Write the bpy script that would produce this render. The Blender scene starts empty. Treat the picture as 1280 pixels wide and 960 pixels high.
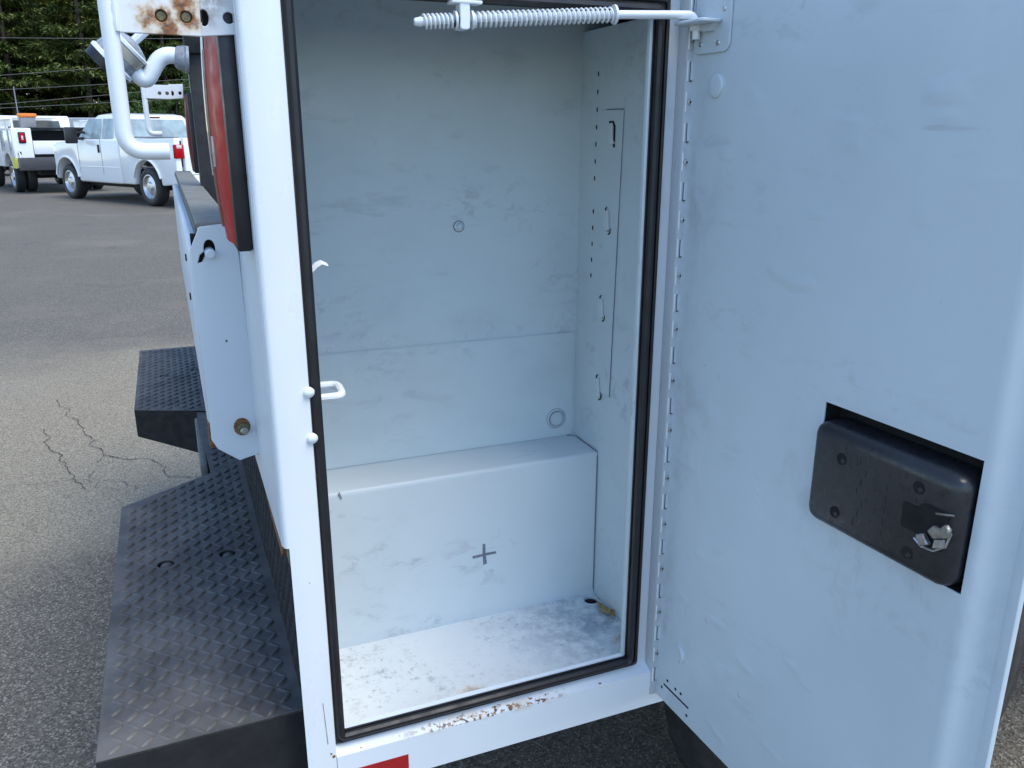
import bpy, bmesh, math, random
from mathutils import Vector, Matrix
random.seed(7)
R = math.radians
sc = bpy.context.scene
C = sc.collection

# ------------------------------------------------------------------ camera
cam_d = bpy.data.cameras.new('camera'); cam = bpy.data.objects.new('camera', cam_d); C.objects.link(cam)
cam.location = (-0.06, -1.0, 1.5)
cam.rotation_euler = (R(90) - math.atan(312/1030), 0, -math.atan(440/1076))
cam_d.sensor_width = 36; cam_d.lens = 36*1030/1280; cam_d.clip_start = 0.02; cam_d.clip_end = 3000
sc.camera = cam
# ------------------------------------------------------------------ sky, sun, exposure
SUN_EL = R(62); SUN_AZ = math.atan2(.62, -.78)          # azimuth measured from +Y towards +X
w = bpy.data.worlds.new('World'); sc.world = w; w.use_nodes = True
nt = w.node_tree; bg = nt.nodes['Background']
sky = nt.nodes.new('ShaderNodeTexSky'); sky.sky_type = 'NISHITA'; sky.sun_disc = False
sky.sun_elevation = SUN_EL; sky.sun_rotation = SUN_AZ; sky.air_density = 1.0; sky.dust_density = 0.3; sky.ozone_density = 2.2
nt.links.new(sky.outputs[0], bg.inputs[0]); bg.inputs[1].default_value = 0.15
sl = bpy.data.lights.new('sun', 'SUN'); sl.energy = 1.4; sl.angle = R(32); sl.color = (1.0, 0.94, 0.83)
so = bpy.data.objects.new('sun', sl); C.objects.link(so); so.location = (14, -18, 30)
sd = Vector((math.sin(SUN_AZ)*math.cos(SUN_EL), math.cos(SUN_AZ)*math.cos(SUN_EL), math.sin(SUN_EL)))
so.rotation_euler = sd.to_track_quat('Z', 'Y').to_euler()
vs = sc.view_settings; vs.view_transform = 'Standard'; vs.look = 'None'; vs.gamma = 1; vs.use_curve_mapping = False
vs.exposure = 1.22

# ------------------------------------------------------------------ material helpers
class MT:
    def __init__(s, name):
        s.m = bpy.data.materials.new(name); s.m.use_nodes = True
        s.t = s.m.node_tree; s.b = s.t.nodes['Principled BSDF']
        s.tc = s.t.nodes.new('ShaderNodeTexCoord')
    def n(s, typ, **k):
        nd = s.t.nodes.new(typ)
        for a, v in k.items(): setattr(nd, a, v)
        return nd
    def l(s, a, b): s.t.links.new(a, b)
    def val(s, sock, v):
        if hasattr(v, 'node'): s.l(v, sock)
        else: sock.default_value = v
    def vec(s, scale=(1, 1, 1), coord='Object'):
        mp = s.n('ShaderNodeMapping'); mp.inputs['Scale'].default_value = scale
        s.l(s.tc.outputs[coord], mp.inputs[0]); return mp.outputs[0]
    def noise(s, scale, detail=4, rough=.5, vec=None, dist=0):
        nd = s.n('ShaderNodeTexNoise'); nd.inputs['Scale'].default_value = scale
        nd.inputs['Detail'].default_value = detail; nd.inputs['Roughness'].default_value = rough
        nd.inputs['Distortion'].default_value = dist
        s.l(vec if vec else s.tc.outputs['Object'], nd.inputs['Vector']); return nd.outputs['Fac']
    def ramp(s, v, a, b, va=0., vb=1.):
        nd = s.n('ShaderNodeMapRange'); nd.interpolation_type = 'SMOOTHSTEP'
        s.l(v, nd.inputs[0]); nd.inputs[1].default_value = a; nd.inputs[2].default_value = b
        nd.inputs[3].default_value = va; nd.inputs[4].default_value = vb; return nd.outputs[0]
    def math(s, op, a, b=0.0):
        nd = s.n('ShaderNodeMath', operation=op); s.val(nd.inputs[0], a); s.val(nd.inputs[1], b); return nd.outputs[0]
    def mix(s, f, a, b):
        nd = s.n('ShaderNodeMix', data_type='RGBA'); s.val(nd.inputs[0], f); s.val(nd.inputs[6], a); s.val(nd.inputs[7], b)
        return nd.outputs[2]
    def bump(s, h, strength=.2, dist=.002, prev=None):
        nd = s.n('ShaderNodeBump'); nd.inputs['Strength'].default_value = strength; nd.inputs['Distance'].default_value = dist
        s.l(h, nd.inputs['Height'])
        if prev: s.l(prev, nd.inputs['Normal'])
        return nd.outputs[0]
    def near(s, pts, r, scale=(1, 1, 1)):            # soft mask, 1 at each point, 0 beyond r
        out = None
        for p in pts:
            sub = s.n('ShaderNodeVectorMath', operation='SUBTRACT'); s.l(s.tc.outputs['Object'], sub.inputs[0]); sub.inputs[1].default_value = p
            mu = s.n('ShaderNodeVectorMath', operation='MULTIPLY'); s.l(sub.outputs[0], mu.inputs[0]); mu.inputs[1].default_value = scale
            ln = s.n('ShaderNodeVectorMath', operation='LENGTH'); s.l(mu.outputs[0], ln.inputs[0])
            v = s.ramp(ln.outputs['Value'], 0, r, 1, 0)
            out = v if out is None else s.math('MAXIMUM', out, v)
        return out
    def set(s, base=None, rough=None, metal=None, normal=None, **k):
        if base is not None: s.val(s.b.inputs['Base Color'], base if hasattr(base, 'node') else (*base, 1))
        if rough is not None: s.val(s.b.inputs['Roughness'], rough)
        if metal is not None: s.val(s.b.inputs['Metallic'], metal)
        if normal is not None: s.l(normal, s.b.inputs['Normal'])
        for a, v in k.items(): s.val(s.b.inputs[a.replace('_', ' ')], v)
        return s.m
def c4(r, g, b): return (r, g, b, 1)
def plain(name, col, rough=.5, metal=0., vary=.15, vscale=30, bump=0., bscale=200, bdist=.001, **k):
    t = MT(name); f = t.ramp(t.noise(vscale, 5, .6), .3, .7)
    lo = tuple(c*(1-vary) for c in col); hi = tuple(min(1, c*(1+vary)) for c in col)
    r = t.ramp(t.noise(vscale*1.7, 4), .3, .7, max(0, rough-.07), min(1, rough+.1))
    nrm = t.bump(t.noise(bscale, 3), bump, bdist) if bump else None
    return t.set(t.mix(f, c4(*lo), c4(*hi)), r, metal, nrm, **k)

def paint(name, col, rough=.33, scuff=.0, scuff_scale=5., wavy=.0, dirt=.06, scuffcol=(.17, .19, .22), ratio=(1, 1, .45), extra=None):
    t = MT(name)
    f = t.ramp(t.noise(3.1, 5, .6), .3, .75)
    base = t.mix(f, c4(*col), c4(*[c*(1-dirt) for c in col]))
    spk = t.ramp(t.noise(420, 2), .72, .78)
    base = t.mix(t.math('MULTIPLY', spk, .25), base, c4(.35, .33, .3))
    if scuff:
        v = t.vec(ratio)
        a = t.ramp(t.noise(scuff_scale, 6, .6, v), .50, .66)
        b = t.ramp(t.noise(scuff_scale*7, 5, .7, v, .6), .50, .64)
        s_ = t.math('MULTIPLY', t.math('MULTIPLY', a, b), scuff)
        base = t.mix(s_, base, c4(*scuffcol))
        a2 = t.ramp(t.noise(scuff_scale*.45, 5, .7), .45, .75)
        base = t.mix(t.math('MULTIPLY', a2, scuff*.28), base, c4(*scuffcol))
    if extra: base = extra(t, base)
    nb = t.bump(t.noise(520, 2), .06, .0006)
    if wavy:
        nb = t.bump(t.noise(4.3, 3, .45), wavy, .02, nb)
        nb = t.bump(t.ramp(t.noise(11, 2, .4, t.vec((1, .8, 1.6))), .60, .80), wavy*.9, .008, nb)
    r = t.ramp(t.noise(9, 5, .6), .3, .7, rough-.06, rough+.12)
    return t.set(base, r, 0, nb, IOR=1.5)

def rust_on(t, base, pts, r, strength=1., scale=(1, 1, 1)):
    m = t.near(pts, r, scale)
    nz = t.noise(150, 6, .7); nz2 = t.noise(60, 4, .6)
    k = t.ramp(t.math('ADD', m, t.math('MULTIPLY', t.math('SUBTRACT', nz2, .5), 1.3)), .42, .75)
    pale = t.ramp(t.math('ADD', m, t.math('MULTIPLY', t.math('SUBTRACT', nz2, .5), 1.2)), .18, .6)
    base = t.mix(t.math('MULTIPLY', pale, .6*strength), base, c4(.62, .42, .16))
    col = t.mix(t.ramp(nz, .35, .65), c4(.36, .13, .035), c4(.10, .045, .02))
    return t.mix(t.math('MULTIPLY', k, strength), base, col)

WHITE = (.75, .79, .81)
M = {}
M['white'] = paint('white_paint', WHITE, .30, scuff=.10, scuff_scale=3)
M['rear_white'] = paint('darker_white_paint', (.64, .68, .71), .36, scuff=.18, scuff_scale=4)  # slightly darker, more scuffed white than the side skin
M['gate_white'] = paint('shaded_tailgate_paint', (.60, .66, .71), .36, scuff=.12, scuff_scale=4)  # body white darkened in its colour for the shade on the tailgate
M['ledge'] = paint('scuffed_lit_ledge_paint', (.62, .68, .70), .42, scuff=.32, scuff_scale=6, wavy=.08, ratio=(.5, 1, 1))  # inner paint with a lighter base, painting in the light on the ledge
def smears(t, base):
    big = t.ramp(t.noise(3.2, 4, .6), .40, .62)
    st = t.ramp(t.noise(19, 5, .65, t.vec((.55, 1, 1.9)), .4), .55, .70)
    base = t.mix(t.math('MULTIPLY', t.math('MULTIPLY', big, st), .24), base, c4(.20, .22, .25))
    soft = t.ramp(t.noise(7, 4, .6, t.vec((.7, 1, 1.3))), .50, .75)
    return t.mix(t.math('MULTIPLY', soft, .11), base, c4(.24, .27, .30))
M['inner'] = paint('scuffed_inner_paint', (.56, .64, .665), .40, scuff=.28, scuff_scale=6.5, wavy=.10, ratio=(.7, 1, 1.2), extra=smears)
def grime(t, base):
    m = t.math('MAXIMUM', t.near([(.625, -.385, 1.04), (.625, -.30, 1.10), (.625, -.45, 1.05)], .13), t.near([(.61, -.02, .75), (.61, -.02, 1.1), (.61, -.02, 1.4)], .10, (1, 1, .35)))
    k = t.math('MULTIPLY', m, t.ramp(t.noise(24, 6, .7, t.vec((1, 1, .6))), .44, .70))
    base = t.mix(t.math('MULTIPLY', k, .30), base, c4(.20, .20, .20))
    sc_ = t.ramp(t.noise(30, 3, .5, t.vec((1, .12, 1.4))), .70, .74)
    return t.mix(t.math('MULTIPLY', t.math('MULTIPLY', sc_, t.ramp(t.noise(3, 3), .5, .62)), .4), base, c4(.26, .28, .30))
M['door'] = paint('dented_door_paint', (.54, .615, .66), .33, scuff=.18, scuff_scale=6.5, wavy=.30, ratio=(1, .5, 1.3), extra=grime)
M['hinge'] = paint('grey_hinge_paint', (.50, .54, .57), .38, scuff=.4, scuff_scale=20)
def sillx(t, base):
    sep = t.n('ShaderNodeSeparateXYZ'); t.l(t.tc.outputs['Object'], sep.inputs[0])
    z = sep.outputs['Z']; x = sep.outputs['X']
    wob = t.math('MULTIPLY', t.math('SUBTRACT', t.noise(55, 5, .7), .5), .016)
    d = t.math('ABSOLUTE', t.math('SUBTRACT', t.math('ADD', z, wob), .6445))
    band = t.ramp(d, .0016, .0034, 1, 0)
    xr = t.math('MULTIPLY', t.ramp(x, .14, .26), t.ramp(x, .40, .46, 1, 0))
    chips = t.ramp(t.noise(140, 3, .6), .49, .56)
    k = t.math('MULTIPLY', t.math('MULTIPLY', band, xr), chips)
    few = t.math('MULTIPLY', t.ramp(d, .001, .003, 1, 0), t.ramp(t.noise(90, 3), .66, .69))
    k = t.math('MAXIMUM', k, few)
    col = t.mix(t.ramp(t.noise(260, 4), .4, .6), c4(.30, .14, .06), c4(.05, .03, .02))
    base = t.mix(k, base, col)
    halo = t.math('MULTIPLY', t.math('MULTIPLY', t.ramp(d, .003, .012, 1, 0), xr), t.ramp(t.noise(40, 4), .45, .65))
    return t.mix(t.math('MULTIPLY', halo, .35), base, c4(.60, .46, .28))
M['sill'] = paint('chipped_sill_paint', WHITE, .32, scuff=.14, scuff_scale=4, extra=sillx)
def floorx(t, base):
    a = t.ramp(t.noise(5, 5, .6), .34, .62)
    s1 = t.ramp(t.noise(95, 5, .7), .53, .72)
    s2 = t.ramp(t.noise(30, 6, .75), .53, .76)
    k = t.math('MULTIPLY', t.math('MAXIMUM', s1, s2), a)
    base = t.mix(t.math('MULTIPLY', k, .66), base, c4(.14, .15, .17))
    st = t.near([(.55, .16, .655)], .20)
    st = t.math('MULTIPLY', st, t.ramp(t.noise(26, 5, .7), .38, .62))
    base = t.mix(t.math('MULTIPLY', st, .62), base, c4(.16, .20, .28))
    base = rust_on(t, base, [(.60, .07, .655), (.30, .035, .655)], .05, .5)
    return base
M['floor'] = paint('dirty_lit_floor_paint', (.76, .80, .81), .45, scuff=.16, scuff_scale=8, dirt=.12, extra=floorx, ratio=(1, 1, 1))  # same inner paint, base lightened for light reaching the floor, plus real dirt
M['bracket'] = paint('rusty_bracket_paint', (.74, .76, .78), .4, scuff=.25, scuff_scale=12,
                     extra=lambda t, b: rust_on(t, b, [(-.045, .035, 1.616), (-.038, .035, 1.607), (-.018, .035, 1.632), (-.055, .035, 1.618), (-.020, .035, 1.618)], .034))
M['bracket_plate'] = paint('stained_plate_paint', (.66, .69, .72), .4, scuff=.55, scuff_scale=16,
                     extra=lambda t, b: t.mix(t.math('MULTIPLY', t.math('MULTIPLY', t.near([(.008, .035, 1.640), (-.002, .035, 1.625)], .028), t.ramp(t.noise(55, 5, .7), .35, .6)), .8), b, c4(.10, .075, .05)))
M['far_bracket'] = paint('far_bracket_paint', (.74, .76, .78), .4)
M['rubber'] = plain('black_rubber', (.012, .012, .014), .42, vary=.3, bump=.1, bscale=90)
M['rubber_plain'] = plain('dull_black_rubber', (.018, .018, .019), .7, vary=.3)
M['blackmetal'] = plain('black_chassis', (.010, .010, .011), .75, vary=.4)
M['plastic'] = plain('black_lock_plastic', (.020, .021, .024), .32, vary=.15, vscale=60, bump=.12, bscale=350)
M['void'] = plain('dark_cavity', (.006, .006, .007), .9)
M['cap'] = plain('grey_gate_cap', (.17, .165, .14), .6, vary=.12, bump=.15, bscale=300)
M['zinc'] = plain('zinc_steel', (.34, .33, .30), .38, .8, vary=.25, vscale=120)
M['steel'] = plain('brushed_steel', (.55, .56, .58), .3, .9, vary=.15, vscale=50)
M['bolt'] = plain('corroded_bolt', (.16, .13, .07), .55, .5, vary=.4, vscale=200)
M['rust'] = plain('flaking_rust', (.20, .085, .03), .85, vary=.5, vscale=160, bump=.5, bscale=240)
M['ink'] = plain('grey_marker_ink', (.17, .19, .24), .6, vary=.35, vscale=250)
M['groove'] = plain('dark_groove', (.05, .06, .07), .8)
M['red'] = plain('red_lens', (.40, .002, .007), .36, vary=.1, Specular_IOR_Level=.12)
M['darkred'] = plain('dark_red_lens', (.12, .006, .010), .30, vary=.15, Specular_IOR_Level=.12)
M['clear'] = plain('clear_lens', (.58, .54, .50), .12, vary=.1, Coat_Weight=.6)
M['amberlens'] = plain('brownish_lens', (.20, .075, .05), .3, vary=.2, Specular_IOR_Level=.15)
M['reflector'] = plain('red_reflective_tape', (.36, .012, .014), .35, vary=.12, vscale=400)
M['greycoat'] = plain('grey_cast_housing', (.26, .28, .31), .5, vary=.3, vscale=60)
M['tan'] = plain('tan_band', (.36, .34, .27), .55, vary=.2)
def mk_tread():
    t = MT('black_tread_coating')
    f = t.ramp(t.noise(12, 6, .65), .3, .72)
    base = t.mix(f, c4(.055, .053, .050), c4(.125, .119, .110))
    base = t.mix(t.math('MULTIPLY', t.ramp(t.noise(900, 2), .66, .74), .5), base, c4(.16, .16, .15))
    base = t.mix(t.math('MULTIPLY', t.math('MULTIPLY', t.near([(.03, .75, .70)], .26, (3, 1, 1)), t.ramp(t.noise(60, 4), .5, .64)), .5), base, c4(.12, .11, .05))
    nb = t.bump(t.noise(650, 3, .6), .45, .0012)
    r = t.ramp(t.noise(15, 4), .3, .7, .46, .64)
    return t.set(base, r, 0, nb)
M['tread'] = mk_tread()
def mk_asphalt():
    t = MT('asphalt')
    v = t.n('ShaderNodeTexVoronoi'); v.inputs['Scale'].default_value = 185; t.l(t.tc.outputs['Object'], v.inputs['Vector'])
    v2 = t.n('ShaderNodeTexVoronoi'); v2.inputs['Scale'].default_value = 150; t.l(t.tc.outputs['Object'], v2.inputs['Vector'])
    bw = t.n('ShaderNodeSeparateColor'); t.l(v.outputs['Color'], bw.inputs[0])
    bw2 = t.n('ShaderNodeSeparateColor'); t.l(v2.outputs['Color'], bw2.inputs[0])
    stone = t.mix(bw.outputs[0], c4(.050, .043, .034), c4(.160, .139, .108))
    light = t.ramp(bw2.outputs[1], .83, .90)
    cell = t.ramp(v2.outputs['Distance'], .45, .7, 1, 0)
    stone = t.mix(t.math('MULTIPLY', t.math('MULTIPLY', light, cell), .85), stone, c4(.30, .265, .21))
    stone = t.mix(t.math('MULTIPLY', t.ramp(bw.outputs[1], .86, .93), .7), stone, c4(.24, .22, .19))
    # pale worn and sandy patches
    sep = t.n('ShaderNodeSeparateXYZ'); t.l(t.tc.outputs['Object'], sep.inputs[0])
    y = t.math('ADD', sep.outputs['Y'], t.math('MULTIPLY', t.math('SUBTRACT', t.noise(1.1, 5, .6), .5), 3.0))
    worn = t.math('MULTIPLY', t.ramp(y, 1.6, 2.6), t.ramp(y, 4.6, 6.2, 1, 0))
    worn = t.math('ADD', t.math('MULTIPLY', worn, .62), t.math('MULTIPLY', t.ramp(t.noise(.55, 6, .65), .48, .72), .25))
    dust = t.mix(bw.outputs[2], c4(.13, .112, .078), c4(.46, .39, .27))
    base = t.mix(worn, stone, dust)
    streak = t.ramp(t.noise(.9, 5, .65, t.vec((.35, 1.6, 1))), .56, .72)
    base = t.mix(t.math('MULTIPLY', streak, .30), base, c4(.20, .185, .155))
    oil = t.ramp(t.noise(.8, 4, .6), .60, .74)
    base = t.mix(t.math('MULTIPLY', oil, .4), base, c4(.03, .03, .03))
    nb = t.bump(v.outputs['Distance'], .55, .004)
    nb = t.bump(t.noise(35, 4), .3, .006, nb)
    return t.set(base, .86, 0, nb)
M['asphalt'] = mk_asphalt()
M['crack'] = plain('crack_filler', (.050, .046, .040), .9, vary=.4, vscale=60)
M['glass'] = plain('car_glass', (.10, .13, .14), .06, vary=.05)
M['glass_pale'] = plain('pale_car_glass', (.30, .37, .38), .08, vary=.25, vscale=3)
M['tyre'] = plain('tyre_rubber', (.020, .020, .021), .6, vary=.3, bump=.2, bscale=120)
M['tyre_gloss'] = plain('dressed_tyre_rubber', (.026, .027, .030), .20, vary=.3, vscale=20)
M['car_white'] = plain('pickup_white_paint', (.80, .81, .81), .22, vary=.03, Coat_Weight=.5)
M['car_grey'] = plain('grey_trim', (.22, .22, .23), .5, vary=.1)
M['darktrim'] = plain('dark_bumper_paint', (.055, .055, .06), .5, vary=.2)
M['lime'] = plain('yellow_corner_paint', (.62, .60, .05), .4, vary=.1)
M['orange'] = plain('orange_beacon', (.75, .20, .02), .25, vary=.1)
def mk_leaf(name, a, b):
    t = MT(name); g = t.n('ShaderNodeNewGeometry')
    col = t.mix(g.outputs['Random Per Island'], c4(*a), c4(*b))
    big = t.ramp(t.noise(.6, 3), .35, .65)
    col = t.mix(t.math('MULTIPLY', big, .35), col, c4(*[x*.55 for x in a]))
    return t.set(col, .6, 0, Transmission_Weight=0.0, Subsurface_Weight=0.0)
M['needle'] = mk_leaf('pine_needles', (.060, .098, .020), (.32, .33, .065))
M['needle2'] = mk_leaf('dark_pine_needles', (.040, .075, .018), (.17, .21, .045))
M['leafg'] = mk_leaf('broad_leaves', (.035, .085, .015), (.10, .17, .03))
M['bark'] = plain('bark', (.11, .085, .07), .9, vary=.4, vscale=6, bump=.5, bscale=20, bdist=.03)
M['wood'] = plain('pole_wood', (.16, .14, .12), .85, vary=.3, vscale=8)
M['wire'] = plain('cable', (.13, .13, .13), .6)
M['leafdry'] = plain('dry_leaf', (.36, .25, .10), .7, vary=.5, vscale=120)

# ------------------------------------------------------------------ mesh helpers
def obj(name, bm, mat, parent=None, smooth=35, inv=None, merge=True):
    me = bpy.data.meshes.new(name)
    if merge: bmesh.ops.remove_doubles(bm, verts=bm.verts, dist=1e-6)
    bmesh.ops.recalc_face_normals(bm, faces=bm.faces)
    bm.to_mesh(me); bm.free()
    if mat: me.materials.append(M[mat] if isinstance(mat, str) else mat)
    if smooth:
        me.polygons.foreach_set('use_smooth', [True]*len(me.polygons)); me.set_sharp_from_angle(angle=R(smooth))
    o = bpy.data.objects.new(name, me); C.objects.link(o)
    if parent is not None:
        o.parent = parent
        if inv is not None: o.matrix_parent_inverse = inv
    return o
def thing(name, label, cat, loc=(0, 0, 0), rz=0, group=None):
    o = bpy.data.objects.new(name, None); C.objects.link(o); o.location = loc; o.rotation_euler = (0, 0, rz)
    o.empty_display_size = .2; return tag(o, label, cat, group)
def tag(o, label, cat, group=None):
    o['label'] = label; o['category'] = cat
    if group: o['group'] = group
    return o
def box(x0, x1, y0, y1, z0, z1, bev=0, seg=2, bm=None, mtx=None):
    b = bmesh.new()
    vs_ = [b.verts.new((x, y, z)) for x in (x0, x1) for y in (y0, y1) for z in (z0, z1)]
    for f in ((0, 1, 3, 2), (4, 6, 7, 5), (0, 4, 5, 1), (2, 3, 7, 6), (0, 2, 6, 4), (1, 5, 7, 3)): b.faces.new([vs_[i] for i in f])
    if bev: bmesh.ops.bevel(b, geom=list(b.edges), offset=bev, segments=seg, profile=.5, affect='EDGES')
    if mtx: b.transform(mtx)
    return join(bm, b)
def join(bm, b):
    if bm is None: return b
    me = bpy.data.meshes.new('tmp'); b.to_mesh(me); b.free(); bm.from_mesh(me); bpy.data.meshes.remove(me); return bm
def frames(pts):
    out = []; n = len(pts); up = None
    for i in range(n):
        t = (pts[min(i+1, n-1)] - pts[max(i-1, 0)]).normalized()
        if up is None:
            up = t.orthogonal().normalized()
        up = (up - t*up.dot(t)).normalized(); out.append((up.copy(), t.cross(up)))
    return out
def tube(pts, r, seg=10, bm=None, cap=True):
    b = bm or bmesh.new(); pts = [Vector(p) for p in pts]; fr = frames(pts); rings = []
    for i, p in enumerate(pts):
        rr = r[i] if isinstance(r, (list, tuple)) else r
        rings.append([b.verts.new(p + fr[i][0]*math.cos(a)*rr + fr[i][1]*math.sin(a)*rr) for a in [2*math.pi*k/seg for k in range(seg)]])
    for i in range(len(rings)-1):
        for k in range(seg): b.faces.new((rings[i][k], rings[i][(k+1) % seg], rings[i+1][(k+1) % seg], rings[i+1][k]))
    if cap: b.faces.new(rings[0][::-1]); b.faces.new(rings[-1])
    return b
def rounded(pts, rad, n=6):
    pts = [Vector(p) for p in pts]; out = [pts[0]]
    for i in range(1, len(pts)-1):
        a = (pts[i-1]-pts[i]); c = (pts[i+1]-pts[i]); k = min(rad, a.length*.49, c.length*.49)
        p0 = pts[i] + a.normalized()*k; p2 = pts[i] + c.normalized()*k
        for j in range(n+1):
            t = j/n; out.append(p0*(1-t)**2 + pts[i]*2*t*(1-t) + p2*t*t)
    out.append(pts[-1]); return out
def lathe(p0, axis, prof, seg=24, bm=None, cap=True):         # prof: list of (distance along axis, radius)
    b = bm or bmesh.new(); ax = Vector(axis).normalized(); u = ax.orthogonal().normalized(); v = ax.cross(u); p0 = Vector(p0); rings = []
    for d, r in prof:
        rings.append([b.verts.new(p0 + ax*d + (u*math.cos(2*math.pi*k/seg) + v*math.sin(2*math.pi*k/seg))*max(r, 1e-5)) for k in range(seg)])
    for i in range(len(rings)-1):
        for k in range(seg): b.faces.new((rings[i][k], rings[i][(k+1) % seg], rings[i+1][(k+1) % seg], rings[i+1][k]))
    if cap: b.faces.new(rings[0][::-1]); b.faces.new(rings[-1])
    return b
def ident(p, d): return (p[0], p[1], d)
XZ = lambda y: (lambda p, d: (p[0], y + d, p[1]))             # plate facing -Y, thickness towards +Y
YZ = lambda x: (lambda p, d: (x + d, p[0], p[1]))
XY = lambda z: (lambda p, d: (p[0], p[1], z - d))             # plate facing up, thickness downwards
def plate(outer, holes, th, mp, bm=None, bev=0, seg=1):
    b = bmesh.new(); es = []
    for loop in [outer] + list(holes):
        v_ = [b.verts.new((p[0], p[1], 0)) for p in loop]
        es += [b.edges.new((v_[i], v_[(i+1) % len(v_)])) for i in range(len(v_))]
    bmesh.ops.triangle_fill(b, use_beauty=True, use_dissolve=False, edges=es)
    top = list(b.faces)
    r = bmesh.ops.extrude_face_region(b, geom=top)
    for v_ in [g for g in r['geom'] if isinstance(g, bmesh.types.BMVert)]: v_.co.z += th
    bmesh.ops.recalc_face_normals(b, faces=b.faces)
    if bev:
        ed = [e for e in b.edges if len(e.link_faces) == 2 and e.calc_face_angle(0) > R(60)]
        bmesh.ops.bevel(b, geom=ed, offset=bev, segments=seg, profile=.5, affect='EDGES')
    for v_ in b.verts: v_.co = Vector(mp((v_.co.x, v_.co.y), v_.co.z))
    return join(bm, b)
def rect(a0, a1, b0, b1): return [(a0, b0), (a1, b0), (a1, b1), (a0, b1)]
def rrect(a0, a1, b0, b1, r, n=5):
    out = []
    for cx, cy, s0 in ((a1-r, b0+r, -90), (a1-r, b1-r, 0), (a0+r, b1-r, 90), (a0+r, b0+r, 180)):
        out += [(cx + r*math.cos(R(s0 + 90*i/n)), cy + r*math.sin(R(s0 + 90*i/n))) for i in range(n+1)]
    return out
def circ(cx, cy, r, n=20, ry=None): return [(cx + r*math.cos(2*math.pi*i/n), cy + (ry or r)*math.sin(2*math.pi*i/n)) for i in range(n)]

# ------------------------------------------------------------------ ground
g = bmesh.new(); S = 900
for x, y in ((-S, -S), (S, -S), (S, S), (-S, S)): g.verts.new((x, y, 0))
g.faces.new(g.verts); ground = obj('ground', g, 'asphalt', smooth=0); ground['kind'] = 'structure'
from mathutils import noise as mn
def crack(pts, wd, seed):
    rnd = random.Random(seed); P = []
    for i in range(len(pts)-1):
        a, b_ = Vector((*pts[i], 0)), Vector((*pts[i+1], 0)); n = max(3, int((b_-a).length/.012))
        pr = Vector((-(b_-a).y, (b_-a).x, 0)).normalized()
        for k in range(n):
            q = a.lerp(b_, k/n); e_ = math.sin(math.pi*k/n)
            P.append(q + pr*e_*(mn.noise(q*9+Vector((seed*7, 0, 0)))*.05 + mn.noise(q*38+Vector((0, seed*5, 0)))*.018))
    b = bmesh.new(); prev = None
    for i, p in enumerate(P):
        t = (P[min(i+1, len(P)-1)] - P[max(i-1, 0)]).normalized(); pr = Vector((-t.y, t.x, 0)); ww = wd*(.25 + 1.3*abs(mn.noise(p*14 + Vector((seed, seed, 0)))) + rnd.uniform(0, .35))
        cur = (b.verts.new(p + pr*ww + Vector((0, 0, .004))), b.verts.new(p - pr*ww + Vector((0, 0, .004))))
        if prev: b.faces.new((prev[0], cur[0], cur[1], prev[1]))
        prev = cur
    o = obj('crack', b, 'crack', ground, smooth=0); return o
crack([(-.80, 4.3), (-.602, 3.63), (-.484, 3.216), (-.38, 3.12), (-.267, 3.071), (-.198, 2.833), (-.06, 2.74)], .0027, 1)
crack([(-.80, 3.75), (-.74, 3.42), (-.62, 3.05), (-.53, 2.80)], .0024, 2)
crack([(-.95, 3.0), (-.72, 2.95), (-.567, 2.935), (-.40, 2.86), (-.33, 2.70)], .0016, 3)
crack([(-.484, 3.216), (-.53, 2.95), (-.40, 2.72)], .0016, 4)

# ================================================================== SERVICE TRUCK
W = 2.42; ZT = 1.72; HX = .608
TL = Vector((1.3, 1.21, 0)); TINV = Matrix.Translation(-TL)
truck = thing('service_truck', 'white service truck seen at its rear corner with an open side compartment door', 'service truck', TL)
def part(name, bm, mat, parent=None, smooth=35):
    return obj(name, bm, mat, parent or truck, smooth, TINV if parent is None else None)

# ---- outer body
prof = [(.077, .020), (.077, 0.0015), (.0755, 0)] + [(.0365 - .0065*math.sin(R(a)), .0065 - .0065*math.cos(R(a))) for a in range(0, 91, 15)] + [(.030, .36)]
b = bmesh.new(); rows = []
for z in (.578, .985, ZT):
    rows.append([b.verts.new((x, y, z)) for x, y in prof])
for i in range(len(rows)-1):
    for k in range(len(prof)-1):
        if max(prof[k][1], prof[k+1][1]) > .016 and prof[k][0] < .05 and i < 0: continue
        b.faces.new((rows[i][k], rows[i][k+1], rows[i+1][k+1], rows[i+1][k]))
# the rear face stops above the black kick plate: drop its low strip
for f in list(b.faces):
    c = f.calc_center_median()
    if (c.x < .0301 and c.y > .05) or (c.z < .98 and c.x < .0364): b.faces.remove(f)
b2 = [(.030, .012), (.030, .36)]
v_ = [b.verts.new((.030, y, z)) for y, z in ((.0065, .985), (.36, .985), (.36, ZT), (.0065, ZT))]; b.faces.new(v_)
corner = part('rear_corner_panel', b, 'white', smooth=50)
part('scratch', plate([(.0630, .7395), (.0640, .7400), (.0668, .6700), (.0655, .6690)], [], .0004, XZ(-.0003)), 'greycoat', corner)
for cx_, cz_, cr_ in ((.0790, 1.081, .0014), (.0745, .6465, .0030), (.0712, .652, .0018), (.060, .93, .0009)): part('paint_chip', plate([(cx_-.0015 + cr_*math.cos(a_)*random.uniform(.6, 1.1), cz_ + cr_*math.sin(a_)*random.uniform(.6, 1.1)) for a_ in [k_*.785 for k_ in range(8)]], [], .0004, XZ(-.0003)), 'rust', corner)
mark = part('rear_skin', plate(rect(.009, .36, .985, ZT), [], .002, YZ(.0285)), 'rear_white')
part('rust_edge', plate([(.05, .950), (.18, .958), (.34, .985), (.016, .985)], [], .006, YZ(.031)), 'rust')
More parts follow.
